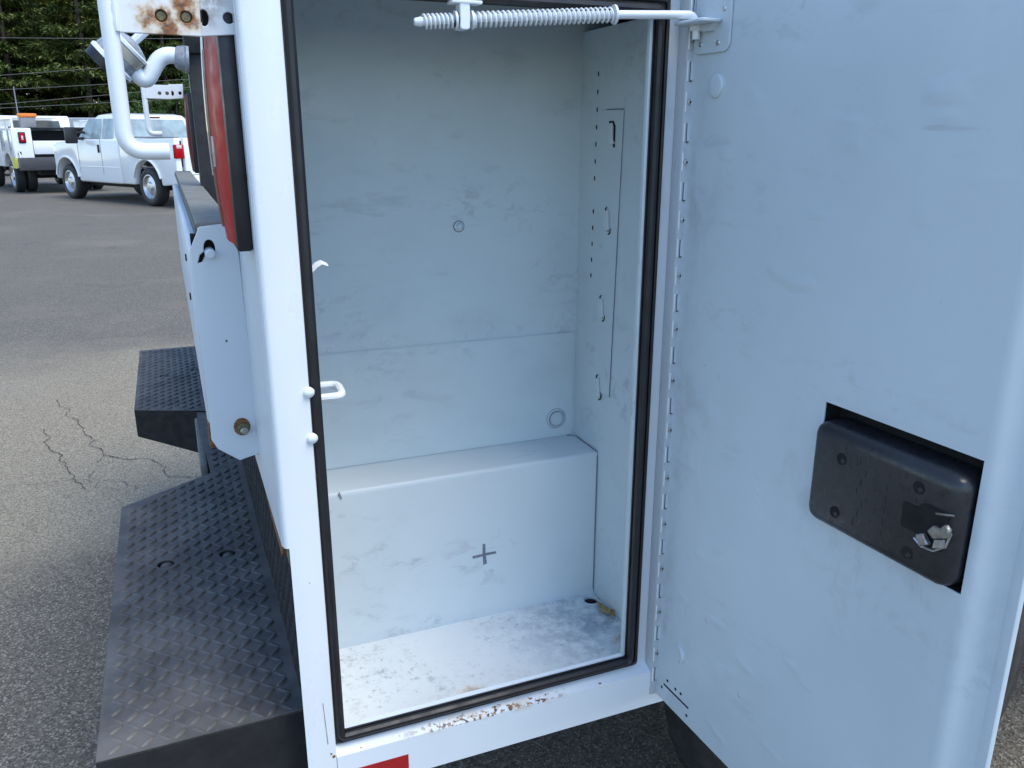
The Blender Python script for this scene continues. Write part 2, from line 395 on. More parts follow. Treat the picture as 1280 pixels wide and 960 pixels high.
# recessed door frame: lower skin with a sloping ledge, right jamb
lower = plate([(.0775, .578), (.70, .578), (.70, .643), (.0775, .643)], [], .003, XZ(.0))
b = lower; v_ = [b.verts.new(p) for p in ((.0775, 0, .643), (.70, 0, .643), (.70, .020, .652), (.0775, .020, .652))]; b.faces.new(v_)
v_ = [b.verts.new(p) for p in ((.0775, .0015, .578), (.70, .0015, .578), (.70, .3, .574), (.0775, .3, .574))]; b.faces.new(v_)
part('sill_panel', b, 'sill', smooth=20)
fr = plate(rect(.074, .70, .650, ZT), [rect(.094, .5572, .673, 1.652)], .004, XZ(.0195))
part('door_frame', fr, 'rear_white')
part('header_panel', box(.074, .70, .0, .018, 1.690, ZT, .003), 'white')
# front part of the side, with the wheel arch
arch = [(1.17 + .50*math.cos(R(a)), .40 + .50*math.sin(R(a))) for a in range(158, 21, -8)]
part('side_panel', plate([(.701, .578)] + [(max(x, .702), max(z, .578)) for x, z in arch] + [(2.75, .578), (2.75, ZT), (.701, ZT)], [], .003, XZ(.0)), 'white')
part('body_roof', box(.034, 2.75, .004, .40, ZT-.003, ZT+.015, .004), 'white')
part('bed_wall', box(.060, 2.75, .372, .39, .75, ZT-.004), 'white')
fs = part('far_side_box', box(.078, 2.75, W-.40, W, .62, ZT, .008), 'white'); part('far_rear_skin', box(.060, .079, W-.40, W, .99, ZT, .004), 'rear_white', fs)
part('bed_floor', box(.058, 2.75, .391, W-.401, .93, .96), 'blackmetal')
part('bed_bulkhead', box(2.752, 2.80, 0, W, .62, ZT), 'white')
part('frame_rail', box(.10, 3.4, .62, .72, .52, .70), 'blackmetal'); part('frame_rail', box(.10, 3.4, W-.72, W-.62, .52, .70), 'blackmetal')
part('axle', lathe((1.17, .2, .41), (0, 1, 0), [(0, .06), (.9, .06), (.92, .15), (1.1, .15), (1.12, .06), (2.0, .06)], 14), 'blackmetal')
part('crossmember', box(.066, .16, .40, W-.40, .60, .90), 'blackmetal')

# ---- compartment
RW = .617
back = part('compartment_back', box(.0635, .70, .341, .355, .940, ZT-.006), 'inner')
lowp = part('lower_back_panel', plate(rect(.065, .6125, .9475, 1.150), [circ(.578, .983, .0145, 24)], .0014, XZ(.3393)), 'inner', back)
part('bead', tube([(.066, .3392, 1.1515), (.612, .3392, 1.1485)], .0012, 6), 'inner', back)
for bx_, bz_ in ((.26, 1.160), (.445, 1.158), (.16, 1.158)): part('weld_spot', lathe((bx_, .3412, bz_), (0, -1, 0), [(0, .005), (.0012, .004), (.0016, .0005)], 10), 'inner', back)
part('plug_cup', lathe((.578, .3405, .983), (0, -1, 0), [(-.004, .013), (-.002, .0135), (.0018, .0150), (.0030, .0165), (.0018, .0185), (.0, .019)], 28, cap=False), 'inner', back)
part('plug_groove', lathe((.578, .3392, .983), (0, -1, 0), [(0, .0190), (.0004, .0198), (.0006, .0190)], 28, cap=False), 'ink', back)
part('plug_groove', lathe((.578, .3370, .983), (0, -1, 0), [(0, .0150), (.0006, .0150), (.0007, .0138)], 28, cap=False), 'ink', back)
part('plug_disc', lathe((.578, .3405, .983), (0, -1, 0), [(-.006, .0135), (-.0035, .0135), (-.0030, .001)], 24), 'inner', back)
sb_ = part('stud_bolt', lathe((.391, .341, 1.351), (0, -1, 0), [(0, .0085), (.0015, .0085), (.0022, .0065), (.003, .0060), (.005, .0055), (.0075, .0035), (.008, .0005)], 20), 'inner', back)
part('washer_line', lathe((.391, .341, 1.351), (0, -1, 0), [(0, .0098), (.0006, .0098), (.0007, .0085)], 24), 'groove', sb_)
# ledge (wheel-house step) with rounded lip
pr = [(.341, .9455), (.246, .9450), (.2425, .9438), (.2408, .9412), (.240, .936), (.240, .652)]
b = bmesh.new(); A = [b.verts.new((.0635, y, z)) for y, z in pr]; B = [b.verts.new((RW-.001, y, z)) for y, z in pr]
for k in range(len(pr)-1): b.faces.new((A[k], A[k+1], B[k+1], B[k]))
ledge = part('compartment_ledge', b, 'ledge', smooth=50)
b = plate([(.371, .7835), (.3900, .7845), (.3905, .803), (.3955, .8035), (.3960, .7852), (.416, .7845), (.4165, .7800), (.3965, .7800), (.3985, .764), (.3915, .762), (.3905, .7795), (.372, .7785)], [], .0004, XZ(.2394))
part('marker_cross', b, 'ink', ledge)
part('caulk_line', tube([(RW-.002, .2395, z) for z in (.664, .74, .82, .90, .938)], .0007, 6), 'ink', ledge)
part('ledge_gap', tube([(RW-.002, .2405, .9455), (RW-.002, .29, .9462), (RW-.002, .328, .9462), (.601, .3385, .9458)], .0009, 6), 'ink', ledge)
part('corner_chip', plate([(.142, .9415), (.146, .9330), (.149, .9335), (.1455, .9465)], [], .0006, XZ(.2392)), 'greycoat', ledge)
# floor with its drain hole
hole = circ(.598, .215, .0125, 28)
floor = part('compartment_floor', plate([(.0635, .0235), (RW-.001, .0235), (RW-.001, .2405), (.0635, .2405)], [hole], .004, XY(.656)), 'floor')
part('drain_rim', lathe((.598, .215, .656), (0, 0, 1), [(-.004, .0125), (.0002, .0127), (.0012, .0137), (.0008, .0155), (0, .0162)], 28, cap=False), 'inner', floor)
part('drain_well', lathe((.598, .215, .640), (0, 0, 1), [(-.01, .012), (-.0095, .0135), (.0118, .0135)], 20, cap=True), 'void', floor)
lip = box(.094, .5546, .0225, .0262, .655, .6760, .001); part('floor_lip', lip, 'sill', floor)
# right wall with slots, plate and clips
rw = part('compartment_wall', box(RW, RW+.004, .023, .341, .640, 1.664), 'inner')
part('wall_lip', box(.5548, .5573, .0200, .0290, .673, 1.652, .0008), 'inner', rw)
part('front_return', box(.5576, RW, .030, .0325, .655, 1.664), 'inner', rw)
for i in range(13):
    if i == 7: continue
    z = 1.595 - i*.02775; y = .280 + i*.0006
    part('slot', plate(circ(y, z, .0020, 10, .0042), [], .0006, YZ(RW-.0005)), 'void', rw)
part('patched_slot', lathe((RW, .2842, 1.401), (-1, 0, 0), [(0, .006), (.001, .0052), (.0016, .001)], 12), 'inner', rw)
wp = part('wall_plate', plate([(.190, 1.537), (.262, 1.538), (.262, 1.06), (.205, 1.061)], [], .0022, YZ(RW-.0022), bev=.0006), 'inner', rw)
part('plate_gap', tube([(RW-.0010, .245, 1.5385), (RW-.0008, .1905, 1.5378), (RW-.0008, .1905, 1.533), (RW-.0008, .2045, 1.061)], .0009, 6), 'ink', rw)
for (y, z, open_) in ((.222, 1.500, 1), (.228, 1.362, 0), (.238, 1.212, 0), (.242, 1.068, 0)):
    cl = part('shelf_clip', plate([(y+.007, z+.016), (y-.003, z+.018), (y-.006, z-.008), (y-.010, z-.014), (y+.002, z-.016), (y+.008, z-.006)], [], .0040, YZ(RW-.0066), bev=.0006), 'ledge', rw)
    if open_: gp = [(y+.010, z+.019), (y-.002, z+.019), (y-.007, z+.012), (y-.007, z-.020)]
    else: gp = [(y+.004, z+.022), (y+.008, z+.020), (y+.009, z-.008), (y-.002, z-.016), (y-.010, z-.012), (y-.009, z-.018), (y-.003, z-.022)]
    part('clip_slit', tube([(RW-.0026, *p) for p in gp], .0013 if not open_ else .0020, 6), 'void', cl)
# left wall, roof
part('compartment_left_wall', box(.0600, .0635, .023, .371, .580, ZT-.006), 'inner')
part('compartment_ceiling', box(.034, .70, .024, .341, ZT-.012, ZT-.005), 'inner')
part('wall_cavity', box(.672, .676, .024, .341, .640, ZT-.012), 'void')
# tie-down loop and bent tab on the left of the opening
lp = part('tie_loop', tube(rounded([(.090, .060, 1.165), (.128, .056, 1.166), (.128, .092, 1.172), (.090, .094, 1.172)], .011, 6), .0056, 10), 'white')
tb = bmesh.new(); pts = [(.098, .060, 1.330), (.106, .060, 1.338), (.113, .060, 1.342), (.121, .060, 1.339)]
ra = [tb.verts.new(p) for p in pts]; rb_ = [tb.verts.new((p[0]-.002, p[1]+.004, p[2]+.006-abs(i-1)*.001)) for i, p in enumerate(pts)]
for i in range(3): tb.faces.new((ra[i], ra[i+1], rb_[i+1], rb_[i]))
r_ = bmesh.ops.extrude_face_region(tb, geom=list(tb.faces))
for v in [g_ for g_ in r_['geom'] if isinstance(g_, bmesh.types.BMVert)]: v.co.y += .0015
part('bent_tab', tb, 'white')
for z in (1.193, 1.132): part('plug_button', lathe((.0765, -.0005, z), (.25, -1, 0), [(-.004, .0068), (.001, .0068), (.003, .005), (.0042, .002), (.0044, .0003)], 18), 'white')

# ---- door seal: flat base and round bulb
sx0, sx1, sz0, sz1 = .0765, .5815, .6525, 1.672
sealb = part('door_seal', plate(rrect(sx0, sx1, sz0, sz1, .004), [rrect(.0935, .5580, .6725, 1.6500, .003)], .003, XZ(.0165)), 'rubber')
def ring(x0, x1, z0, z1, y, r, rad=.007):
    p = [(x, y, z) for x, z in rrect(x0, x1, z0, z1, rad, 5)]; p.append(p[0]); return tube(p, r, 8, cap=False)
part('bulb', ring(.0868, .5650, .6655, 1.6570, .0125, .0062), 'rubber', sealb)
part('outer_ridge', ring(.0800, .5775, .6565, 1.6680, .0150, .0030), 'rubber', sealb)

# ---- hinge
hin = part('piano_hinge', box(.598, .6125, -.0030, .0193, .600, 1.690, .0012), 'hinge')
for i in range(27):
    z = .640 + i*.0392
    if i % 2 == 0:
        hs = part('hinge_slot', box(.6050, .6094, -.0048, -.0028, z-.0115, z+.0115, .0005, 1), 'door', hin)
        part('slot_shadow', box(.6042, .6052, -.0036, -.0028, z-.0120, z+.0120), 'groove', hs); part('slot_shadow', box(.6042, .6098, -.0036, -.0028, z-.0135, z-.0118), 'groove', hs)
    else:
        hs = part('hinge_screw', lathe((.6070, -.0028, z), (0, -1, 0), [(0, .0044), (.0012, .0040), (.0020, .0010)], 12), 'steel', hin)
        part('screw_socket', lathe((.6070, -.0046, z), (0, -1, 0), [(0, .0016), (.0004, .0014)], 8), 'void', hs)
    part('knuckle', box(.5990, .6015, -.0052, -.0028, z-.013, z+.013, .0008, 1), 'white', hin)
# ---- compartment door, open a little beyond square
DA = R(2.5); dv = Vector((math.sin(DA), -math.cos(DA), 0)); nv = Vector((-math.cos(DA), -math.sin(DA), 0)); H0 = Vector((HX, 0, 0))
def dm(s, z, n): return H0 + dv*s + nv*n + Vector((0, 0, z))
DZ0, DZ1 = .602, 1.705
DP = lambda n0: (lambda p, d: dm(p[0], p[1], n0 - d))
b = plate([(0, DZ0), (.498, DZ0), (.498, DZ1), (0, DZ1)], [rect(.297, .4975, 1.060, 1.2035)], .0015, DP(0))
pf = [(.498, 0)] + [(.498 + .014*math.sin(R(a)), -.014*(1-math.cos(R(a)))) for a in (12, 25, 38, 50, 60)]
e = pf[-1]; pf += [(e[0]+.0085, e[1]-.0120), (e[0]+.0110, e[1]-.0145), (e[0]+.0150, e[1]-.0155), (.5300, e[1]-.0158), (.5315, e[1]-.0146), (.5415, e[1]-.0144), (.5425, e[1]-.0160), (.5425, -.0275), (0, -.0275), (0, 0)]
A = [b.verts.new(dm(s, DZ0, n)) for s, n in pf]; B = [b.verts.new(dm(s, DZ1, n)) for s, n in pf]
for k in range(len(pf)-1): b.faces.new((A[k], A[k+1], B[k+1], B[k]))
pk = [(s, n) for s, n in pf]
for z in (DZ0, DZ1):
    b.faces.new([b.verts.new(dm(s, z, n)) for s, n in pf])
door = part('compartment_door', b, 'door', smooth=40)
part('lock_cavity', plate(rect(.290, .497, 1.055, 1.208), [], .002, DP(-.0245)), 'void', door)
for q0, q1, q2, q3 in ((.2945, .2965, 1.058, 1.206), (.4977, .4990, 1.058, 1.206)): part('cavity_side', plate(rect(q0, q1, q2, q3), [], .021, DP(-.0025)), 'void', door)
for q2, q3 in ((1.0570, 1.0595), (1.2040, 1.2060)): part('cavity_side', plate(rect(.297, .4975, q2, q3), [], .021, DP(-.0025)), 'void', door)
# latch box: rounded case
lb = bmesh.new(); bmx = box(.2985, .4940, 1.0625, 1.1860, -.020, .0200)
bmx.verts.ensure_lookup_table()
front = [ed for ed in bmx.edges if not all(v.co.z < 0 for v in ed.verts)]
bmesh.ops.bevel(bmx, geom=front, offset=.0165, segments=5, profile=.5, affect='EDGES')
for v in bmx.verts: v.co = dm(v.co.x, v.co.y, v.co.z)
lock = part('lock_case', bmx, 'plastic', door, smooth=40)
for s, z in ((.3480, 1.154), (.3470, 1.089), (.4485, 1.160), (.4460, 1.086)):
    rc = part('screw_recess', plate(circ(s, z, .0068, 16), [], .0006, DP(.0206)), 'void', lock)
    part('screw', lathe(dm(s+.0022, z-.0018, .0204), nv, [(0, .0030), (.0006, .0026), (.0008, .0008)], 10), 'plastic', rc)
part('latch_opening', plate(rrect(.4340, .4700, 1.112, 1.140, .003), [], .0006, DP(.0207)), 'void', lock)
part('latch_recess', plate(rrect(.4520, .4880, 1.104, 1.148, .010), [], .0008, DP(.0210)), 'void', lock)
hk = plate([(.468, 1.122), (.474, 1.131), (.481, 1.130), (.486, 1.137), (.492, 1.134), (.491, 1.124), (.484, 1.121), (.476, 1.117)], [], .006, DP(.0260), bev=.0012)
part('latch_hook', hk, 'zinc', lock)
part('latch_finger', plate([(.458, 1.114), (.466, 1.119), (.474, 1.110), (.465, 1.104)], [], .007, DP(.0290), bev=.0012), 'zinc', lock)
part('latch_rim', tube([dm(*p) for p in ((.452, 1.106, .0206), (.462, 1.1015, .0214), (.476, 1.1030, .0216), (.487, 1.112, .0206), (.490, 1.128, .0190))], .0013, 6), 'steel', lock)
part('latch_strike', plate([(.475, 1.106), (.487, 1.111), (.487, 1.121), (.476, 1.117)], [], .006, DP(.0240), bev=.001), 'steel', lock)
part('latch_spring', tube([dm(*p) for p in ((.472, 1.142, .0205), (.482, 1.145, .0215), (.490, 1.147, .0190))], .0012, 6), 'zinc', lock)
# embossed lines of worn moulding on the lock case
for i in range(7): part('moulded_mark', plate(rect(.3720 + .0045*(i % 3), .3735 + .0045*(i % 3), 1.085 + .012*i, 1.093 + .012*i), [], .0006, DP(.0204)), 'plastic', lock)
for i in range(5): part('moulded_mark', plate(rect(.4100, .4115, 1.088 + .013*i, 1.096 + .013*i), [], .0006, DP(.0204)), 'plastic', lock)
# buttons, vent slot and holes
part('round_plug', lathe(dm(.0565, 1.560, 0), nv, [(-.001, .0150), (.0018, .0150), (.0030, .0140), (.0036, .0120), (.0034, .001)], 26), 'door', door)
hm = bmesh.new(); tube([dm(.053 + .0165*math.cos(R(a)), .712 + .0165*math.sin(R(a)), .0005) for a in range(-70, 96, 11)], [.0012 + .0028*math.sin(R((a+70)*180/165.)) for a in range(-70, 96, 11)], 8, bm=hm)
part('half_moon_bead', hm, 'door', door)
part('vent_slot', plate(rrect(.024, .092, .632, .6352, .0015, 3), [], .0005, DP(.0004)), 'void', door)
for s, z in ((.020, .6245), (.0340, .6460), (.0560, .6450), (.0700, .6460), (.0880, .6180)): part('rivet_hole', plate(circ(s, z, .0026, 10), [], .0005, DP(.0004)), 'void', door)
for s, z in ((.118, .808), (.20, .735)): part('dimple', lathe(dm(s, z, 0), nv, [(0, .0042), (.0006, .003), (.0008, .0005)], 12), 'hinge', door)
# ---- hold-open spring
mp_ = part('hinge_plate', plate(rrect(.0085, .0800, 1.6000, 1.690, .012), [], .003, DP(.0034), bev=.0008), 'door', door)
for s, z in ((.022, 1.612), (.058, 1.611), (.066, 1.650)): part('rivet', lathe(dm(s, z, .0032), nv, [(0, .0036), (.0014, .003), (.002, .0006)], 10), 'steel', mp_)
part('plate_tab', plate(rrect(.004, .066, 0, .034, .008), [], .004, lambda p, d: dm(p[0], 1.6385 - d, .0032 + p[1]), bev=.001), 'door', mp_)
part('tab_gusset', plate([(.026, 1.635), (.058, 1.635), (.050, 1.626), (.034, 1.626)], [], .010, DP(.013)), 'door', mp_)
RP = [(.236, .012, 1.6265), (.288, .010, 1.6325), (.487, -.008, 1.6440), (.566, -.017, 1.6465)]
rod = part('door_spring_rod', tube(rounded(RP + [(.592, -.021, 1.6472), (.5975, -.0225, 1.6340), (.5975, -.0225, 1.6180)], .014, 6), .0052, 12), 'white')
part('rod_nut', lathe((.5975, -.0225, 1.6345), (0, 0, -1), [(0, .009), (.006, .009), (.0065, .006)], 6), 'white', rod)
def coil(p0, p1, r, turns, wr, tag_):
    p0, p1 = Vector(p0), Vector(p1); ax = (p1-p0).normalized(); u = ax.orthogonal().normalized(); v = ax.cross(u); n = int(turns*12)
    return part(tag_, tube([p0.lerp(p1, i/n) + (u*math.cos(2*math.pi*i/12) + v*math.sin(2*math.pi*i/12))*r for i in range(n+1)], wr, 6), 'white', rod)
a_, c_ = Vector(RP[0]), Vector(RP[2]); at_ = lambda t: a_.lerp(c_, t)
coil(at_(.02), at_(.165), .0078, 7, .0013, 'short_spring')
coil(at_(.255), at_(.985), .0084, 29, .0013, 'long_spring')
for t, r_ in ((.17, .0110), (.25, .0108), (.985, .0118)): part('washer', lathe(at_(t), c_-a_, [(0, .004), (0, r_), (.0025, r_), (.0025, .004)], 18), 'white', rod)
part('rod_tip', lathe(at_(0), a_-c_, [(-.002, .0060), (.001, .0050), (.004, .0048), (.006, .0035), (.0065, .001)], 12), 'white', rod)
yk = at_(.21)
part('spring_bracket', plate(rrect(yk.x-.006, yk.x+.0065, 1.619, 1.655, .004), [], .018, XZ(-.001), bev=.001), 'white', rod)
part('bracket_foot', box(yk.x-.016, yk.x+.022, -.002, .0190, 1.6475, 1.6515, .001), 'white', rod)
part('bracket_bush', lathe((yk.x-.0062, yk.y, yk.z), (-1, 0, 0), [(0, .0085), (.004, .0082), (.0045, .004)], 16), 'rubber', rod)

part('reflector', plate(rect(.082, .1815, .582, .6150), [], .0008, XZ(-.0012)), 'reflector')

# ---- rear bumper with two steps
ZS = .70
def lug(l=.0122, w_=.0040, h=.0026):
    V = []; n = 10
    base = [(l*math.cos(2*math.pi*i/n), w_*math.sin(2*math.pi*i/n), 0) for i in range(n)]
    mid = [(l*.70*math.cos(2*math.pi*i/n), w_*.55*math.sin(2*math.pi*i/n), h) for i in range(n)]
    F = [(i, (i+1) % n, n+(i+1) % n, n+i) for i in range(n)] + [tuple(range(n, 2*n))]
    return base + mid, F
LV, LF = lug()
def inside(p, poly):
    c = False; n = len(poly)
    for i in range(n):
        (x1, y1), (x2, y2) = poly[i], poly[(i+1) % n]
        if (y1 > p[1]) != (y2 > p[1]) and p[0] < (x2-x1)*(p[1]-y1)/(y2-y1)+x1: c = not c
    return c
def tread(poly, mp, skip=(), pitch=.0208):
    V, F = [], []
    xs = [p[0] for p in poly]; ys = [p[1] for p in poly]
    i0, i1 = int(min(xs)/pitch)-1, int(max(xs)/pitch)+2; j0, j1 = int(min(ys)/pitch)-1, int(max(ys)/pitch)+2
    for i in range(i0, i1):
        for j in range(j0, j1):
            cx, cy = i*pitch, j*pitch
            an = R(45) if (i+j) % 2 else R(-45)
            ca, sa = math.cos(an), math.sin(an)
            if not all(inside((cx+dx, cy+dy), poly) for dx in (-.009, .009) for dy in (-.009, .009)): continue
            if any((cx-k[0])**2+(cy-k[1])**2 < k[2]**2 for k in skip): continue
            o = len(V); hs = 1.15 if (i+j) % 2 else .5
            for x, y, z in LV: V.append(mp((cx+x*ca-y*sa, cy+x*sa+y*ca), -z*hs))
            F += [tuple(q+o for q in f) for f in LF]
    me = bpy.data.meshes.new('tread_lugs'); me.from_pydata(V, [], F); bm = bmesh.new(); bm.from_mesh(me); bpy.data.meshes.remove(me); return bm
def step(poly, bolts, ydir):
    b = plate(poly, [circ(x, y, .0160, 24) for x, y in bolts], .004, XY(ZS))
    st = part('bumper_step', b, 'tread')
    lg = part('tread_lugs', tread(poly, XY(ZS+.0001), [(x, y, .024) for x, y in bolts]), 'tread', st, smooth=60); lg['kind'] = 'stuff'
    # folded skirt: open box under the plate
    b = bmesh.new(); n = len(poly)
    for i in range(n):
        (x1, y1), (x2, y2) = poly[i], poly[(i+1) % n]
        if x1 > .03 and x2 > .03: continue
        d1 = .16 + .0*x1; d2 = .16
        if abs(y1-y2) < .09 and abs(x1-x2) > .1: d1 = .085 if x1 < -.1 else .14; d2 = .085 if x2 < -.1 else .14
        elif abs(x1-x2) < .02: d1 = d2 = .085
        q = [b.verts.new(p) for p in ((x1, y1, ZS-.001), (x2, y2, ZS-.001), (x2, y2, ZS-d2), (x1, y1, ZS-d1))]; b.faces.new(q)
    part('step_skirt', b, 'blackmetal', st)
    for x, y in bolts:
        w_ = part('bolt_well', lathe((x, y, ZS-.0145), (0, 0, 1), [(0, .001), (.0005, .0162), (.0145, .0162)], 20, cap=False), 'blackmetal', st)
        part('bolt', lathe((x+.001, y-.001, ZS-.0125), (0, 0, 1), [(0, .0135), (.006, .0130), (.010, .0105), (.0130, .0055), (.0138, .0003)], 20), 'tread', st)
    return st
near_poly = [(-.231, .046), (.043, .050), (.043, 1.10), (-.036, 1.025), (-.231, .893)]
far_poly = [(-.224, 1.625), (-.224, 2.40), (.043, 2.40), (.043, 1.50), (-.050, 1.552)]
step(near_poly, [(-.141, .582), (-.027, .580)], 1)
step(far_poly, [(-.138, 1.991), (-.036, 2.03)], -1)
cb = part('bumper_centre', plate([(-.035, 1.0265), (.042, 1.102), (.042, 1.498), (-.049, 1.550), (-.052, 1.40), (-.040, 1.18)], [], .004, XY(ZS-.004)), 'tread')
lg = part('tread_lugs', tread([(-.030, 1.04), (.042, 1.10), (.042, 1.49), (-.030, 1.54)], XY(ZS-.0039)), 'tread', cb); lg['kind'] = 'stuff'
part('bumper_lip', box(-.058, -.040, 1.10, 1.50, ZS-.150, ZS-.006, .004), 'cap', cb)
part('hitch_bar', box(-.055, .10, 1.05, 1.54, ZS-.28, ZS-.155, .01), 'blackmetal')
kick_poly = [(.004, ZS+.001), (2.39, ZS+.001), (2.39, .984), (.004, .984)]
kp = part('kick_plate', plate(kick_poly, [], .003, YZ(.0435)), 'blackmetal')
lg = part('tread_lugs', tread([(.03, ZS+.002), (1.3, ZS+.002), (1.3, .962), (.03, .962)], YZ(.0434)), 'blackmetal', kp, smooth=60); lg['kind'] = 'stuff'
part('corner_gusset', plate([(.012, .955), (.16, .984), (.012, .984)], [], .006, YZ(.0360)), 'cap', kp)
part('sun_gap_filler', box(.0245, .0560, .362, W-.362, .985, 1.085), 'blackmetal')  # unseen bar added to stop sun leaking under the tailgate onto the step
part('body_underside', box(.064, .60, .024, .36, .560, .572), 'blackmetal')
# ---- tailgate
TY, TF = .27, 2.15
gate = part('tailgate', box(-.022, .021, TY+.034, TF-.004, 1.05, 1.372, .004), 'gate_white')
end = plate([(-.038, 1.343), (-.023, 1.374), (.022, 1.378), (.028, 1.33), (.031, 1.05), (.029, 1.020), (.000, 1.013), (-.030, 1.036), (-.038, 1.052)], [circ(-.012, 1.343, .0080, 18, .0125), [(-.030, 1.322), (-.0235, 1.324), (-.018, 1.336), (-.019, 1.341), (-.026, 1.334)]], .005, XZ(TY-.002), bev=.001)
part('end_plate', end, 'gate_white', gate)
part('gate_pocket', box(-.036, .018, TY+.016, TY+.03, 1.30, 1.362), 'void', gate)
part('gate_face', box(-.040, -.023, TY+.05, TF-.05, 1.06, 1.340, .006), 'gate_white', gate)
part('gate_cap', box(-.027, .024, TY+.002, TF, 1.3725, 1.3795, .0028, 3), 'cap', gate)
part('cap_skirt', plate([(TY+.004, 1.345), (TY+.03, 1.372), (TF, 1.372), (TF, 1.366), (TY+.05, 1.366)], [], .004, YZ(-.0290)), 'cap', gate)
part('latch_pin', lathe((-.012, TY+.02, 1.336), (0, -1, 0), [(0, .0072), (.033, .0072), (.035, .005), (.0352, .0005)], 18), 'gate_white', gate)
bn = part('pivot_bolt', lathe((.009, TY-.001, 1.066), (0, -1, 0), [(0, .0115), (.002, .0115), (.002, .0100), (.009, .0098)], 6), 'bolt', gate)
part('bolt_end', lathe((.010, TY-.009, 1.064), (0, -1, 0), [(0, .0062), (.006, .0060), (.0075, .004), (.0076, .0005)], 16), 'zinc', bn)
part('pivot_rust', plate(circ(.008, 1.068, .0125, 14, .0145), [], .0006, XZ(TY-.0026)), 'rust', gate)
part('rub_spot', plate(circ(-.002, 1.205, .0016, 8), [], .0005, XZ(TY-.0025)), 'void', gate)
part('hinge_rust', box(-.040, -.026, TY+.05, TY+.12, 1.02, 1.058, .003), 'rust', gate)
for z in (1.285, 1.215): part('side_catch', box(-.0425, -.0395, TY+.30, TY+.318, z, z+.011, .001), 'blackmetal', gate)
# ---- tail lights
def tail(y0, y1, dark, ox=0):
    hz = part('tail_light', box(.010+ox, .0284+ox, min(y0, y1), max(y0, y1), 1.366, 1.640, .004), 'rubber')
    n = 14; b = bmesh.new(); rows = []; w_ = y1-y0
    for i in range(n+1):
        u = i/n; z = 1.372 + (1.634-1.372)*u; bul = math.sin(math.pi*(.10+.74*u))**.7
        xo = .010 - .012*bul + ox
        fy = (.10, .13, .22, .45, .70, .86, .94); fx = (.0105+ox, .009+ox, xo+.005, xo+.001, xo, xo+.003, .0105+ox)
        rows.append([b.verts.new((fx[k], y0+w_*fy[k], z)) for k in range(7)])
    for i in range(n):
        for k in range(6): b.faces.new((rows[i][k], rows[i][k+1], rows[i+1][k+1], rows[i+1][k]))
    b.faces.new(rows[0]); b.faces.new(rows[-1])
    ln = part('lens', b, 'darkred' if dark else 'red', hz, smooth=60)
    if not dark:
        cl_ = bmesh.new(); rw_ = []
        for i in range(9):
            u = .30 + .68*i/8; z = 1.372 + .262*u; xo = .010 - .012*math.sin(math.pi*(.10+.74*u))**.7
            rw_.append([cl_.verts.new((xo + dx_, y0+w_*fy_, z)) for fy_, dx_ in ((.76, -.0010), (.79, -.0034), (.88, -.0010), (.93, .0060))])
        for i in range(8):
            for k in range(3): cl_.faces.new((rw_[i][k], rw_[i][k+1], rw_[i+1][k+1], rw_[i+1][k]))
        part('clear_lens', cl_, 'clear', hz, smooth=60)
        am = bmesh.new(); rw_ = []
        for i in range(9):
            u = .06 + .80*i/8; z = 1.372 + .262*u; xo = .010 - .012*math.sin(math.pi*(.10+.74*u))**.7
            rw_.append([am.verts.new((xo + dx_, y0+w_*fy_, z)) for fy_, dx_ in ((.66, -.0003), (.69, -.0022), (.75, -.0026), (.77, -.0012))])
        for i in range(8):
            for k in range(3): am.faces.new((rw_[i][k], rw_[i][k+1], rw_[i+1][k+1], rw_[i+1][k]))
        part('side_lens', am, 'amberlens', hz, smooth=60)
        part('marking', box(-.0030, -.0005, y0+w_*.48, y0+w_*.58, 1.462, 1.498, .0003), 'clear', hz)
        part('housing_screw', lathe((.0295, y0-.0002, 1.452), (0, -1, 0), [(0, .0035), (.002, .003), (.0022, .0005)], 10), 'blackmetal', hz)
tail(.032, .165, False); tail(W-.032, W-.165, True, .031)
# ---- grab handles
def handle(y, far):
    dz = .020 if far else 0
    hd = part('grab_handle', tube(rounded([(-.0965, y, 1.652+dz), (-.0965, y, 1.482+dz), (-.052, y, 1.482+dz)], .036, 10), .0090, 14), 'white')
    pl = part('handle_plate', plate([(-.092, 1.603+dz), (-.006, 1.602+dz), (-.005, 1.649+dz), (-.092, 1.650+dz)], [circ(-.045, 1.621+dz, .0062, 18), circ(-.020, 1.621+dz, .0062, 18)], .004, XZ(y-.006), bev=.0008), 'far_bracket' if far else 'bracket', hd)
    for x in (-.045, -.020):
        part('bolt', lathe((x, y, 1.621+dz), (0, -1, 0), [(-.004, .0066), (.001, .0064), (.0015, .0048), (.004, .0045), (.0042, .0005)], 14), 'bolt', hd)
    part('weld_bead', tube([(-.0895, y-.006, 1.604+dz + .0075*i) for i in range(7)], [.0028 + .0010*(i % 2) for i in range(7)], 8), 'white', hd)
    part('mount_plate', plate([(-.012, 1.602+dz), (.033, 1.606+dz), (.0365, 1.654+dz), (-.012, 1.652+dz)], [circ(.0240, 1.6225+dz, .0060, 18), circ(-.002, 1.6215+dz, .0052, 18, .0085)], .004, XZ(y-.001), bev=.0008), 'far_bracket' if far else 'bracket_plate', hd)
    part('mount_web', box(.0290, .0345, y+.0035, y+.05, 1.61+dz, 1.652), 'rear_white', hd)
    part('mount_backing', box(-.003, .0285, y+.012, y+.018, 1.608+dz, 1.650), 'void', hd)
handle(.030, False); handle(W-.041, True)
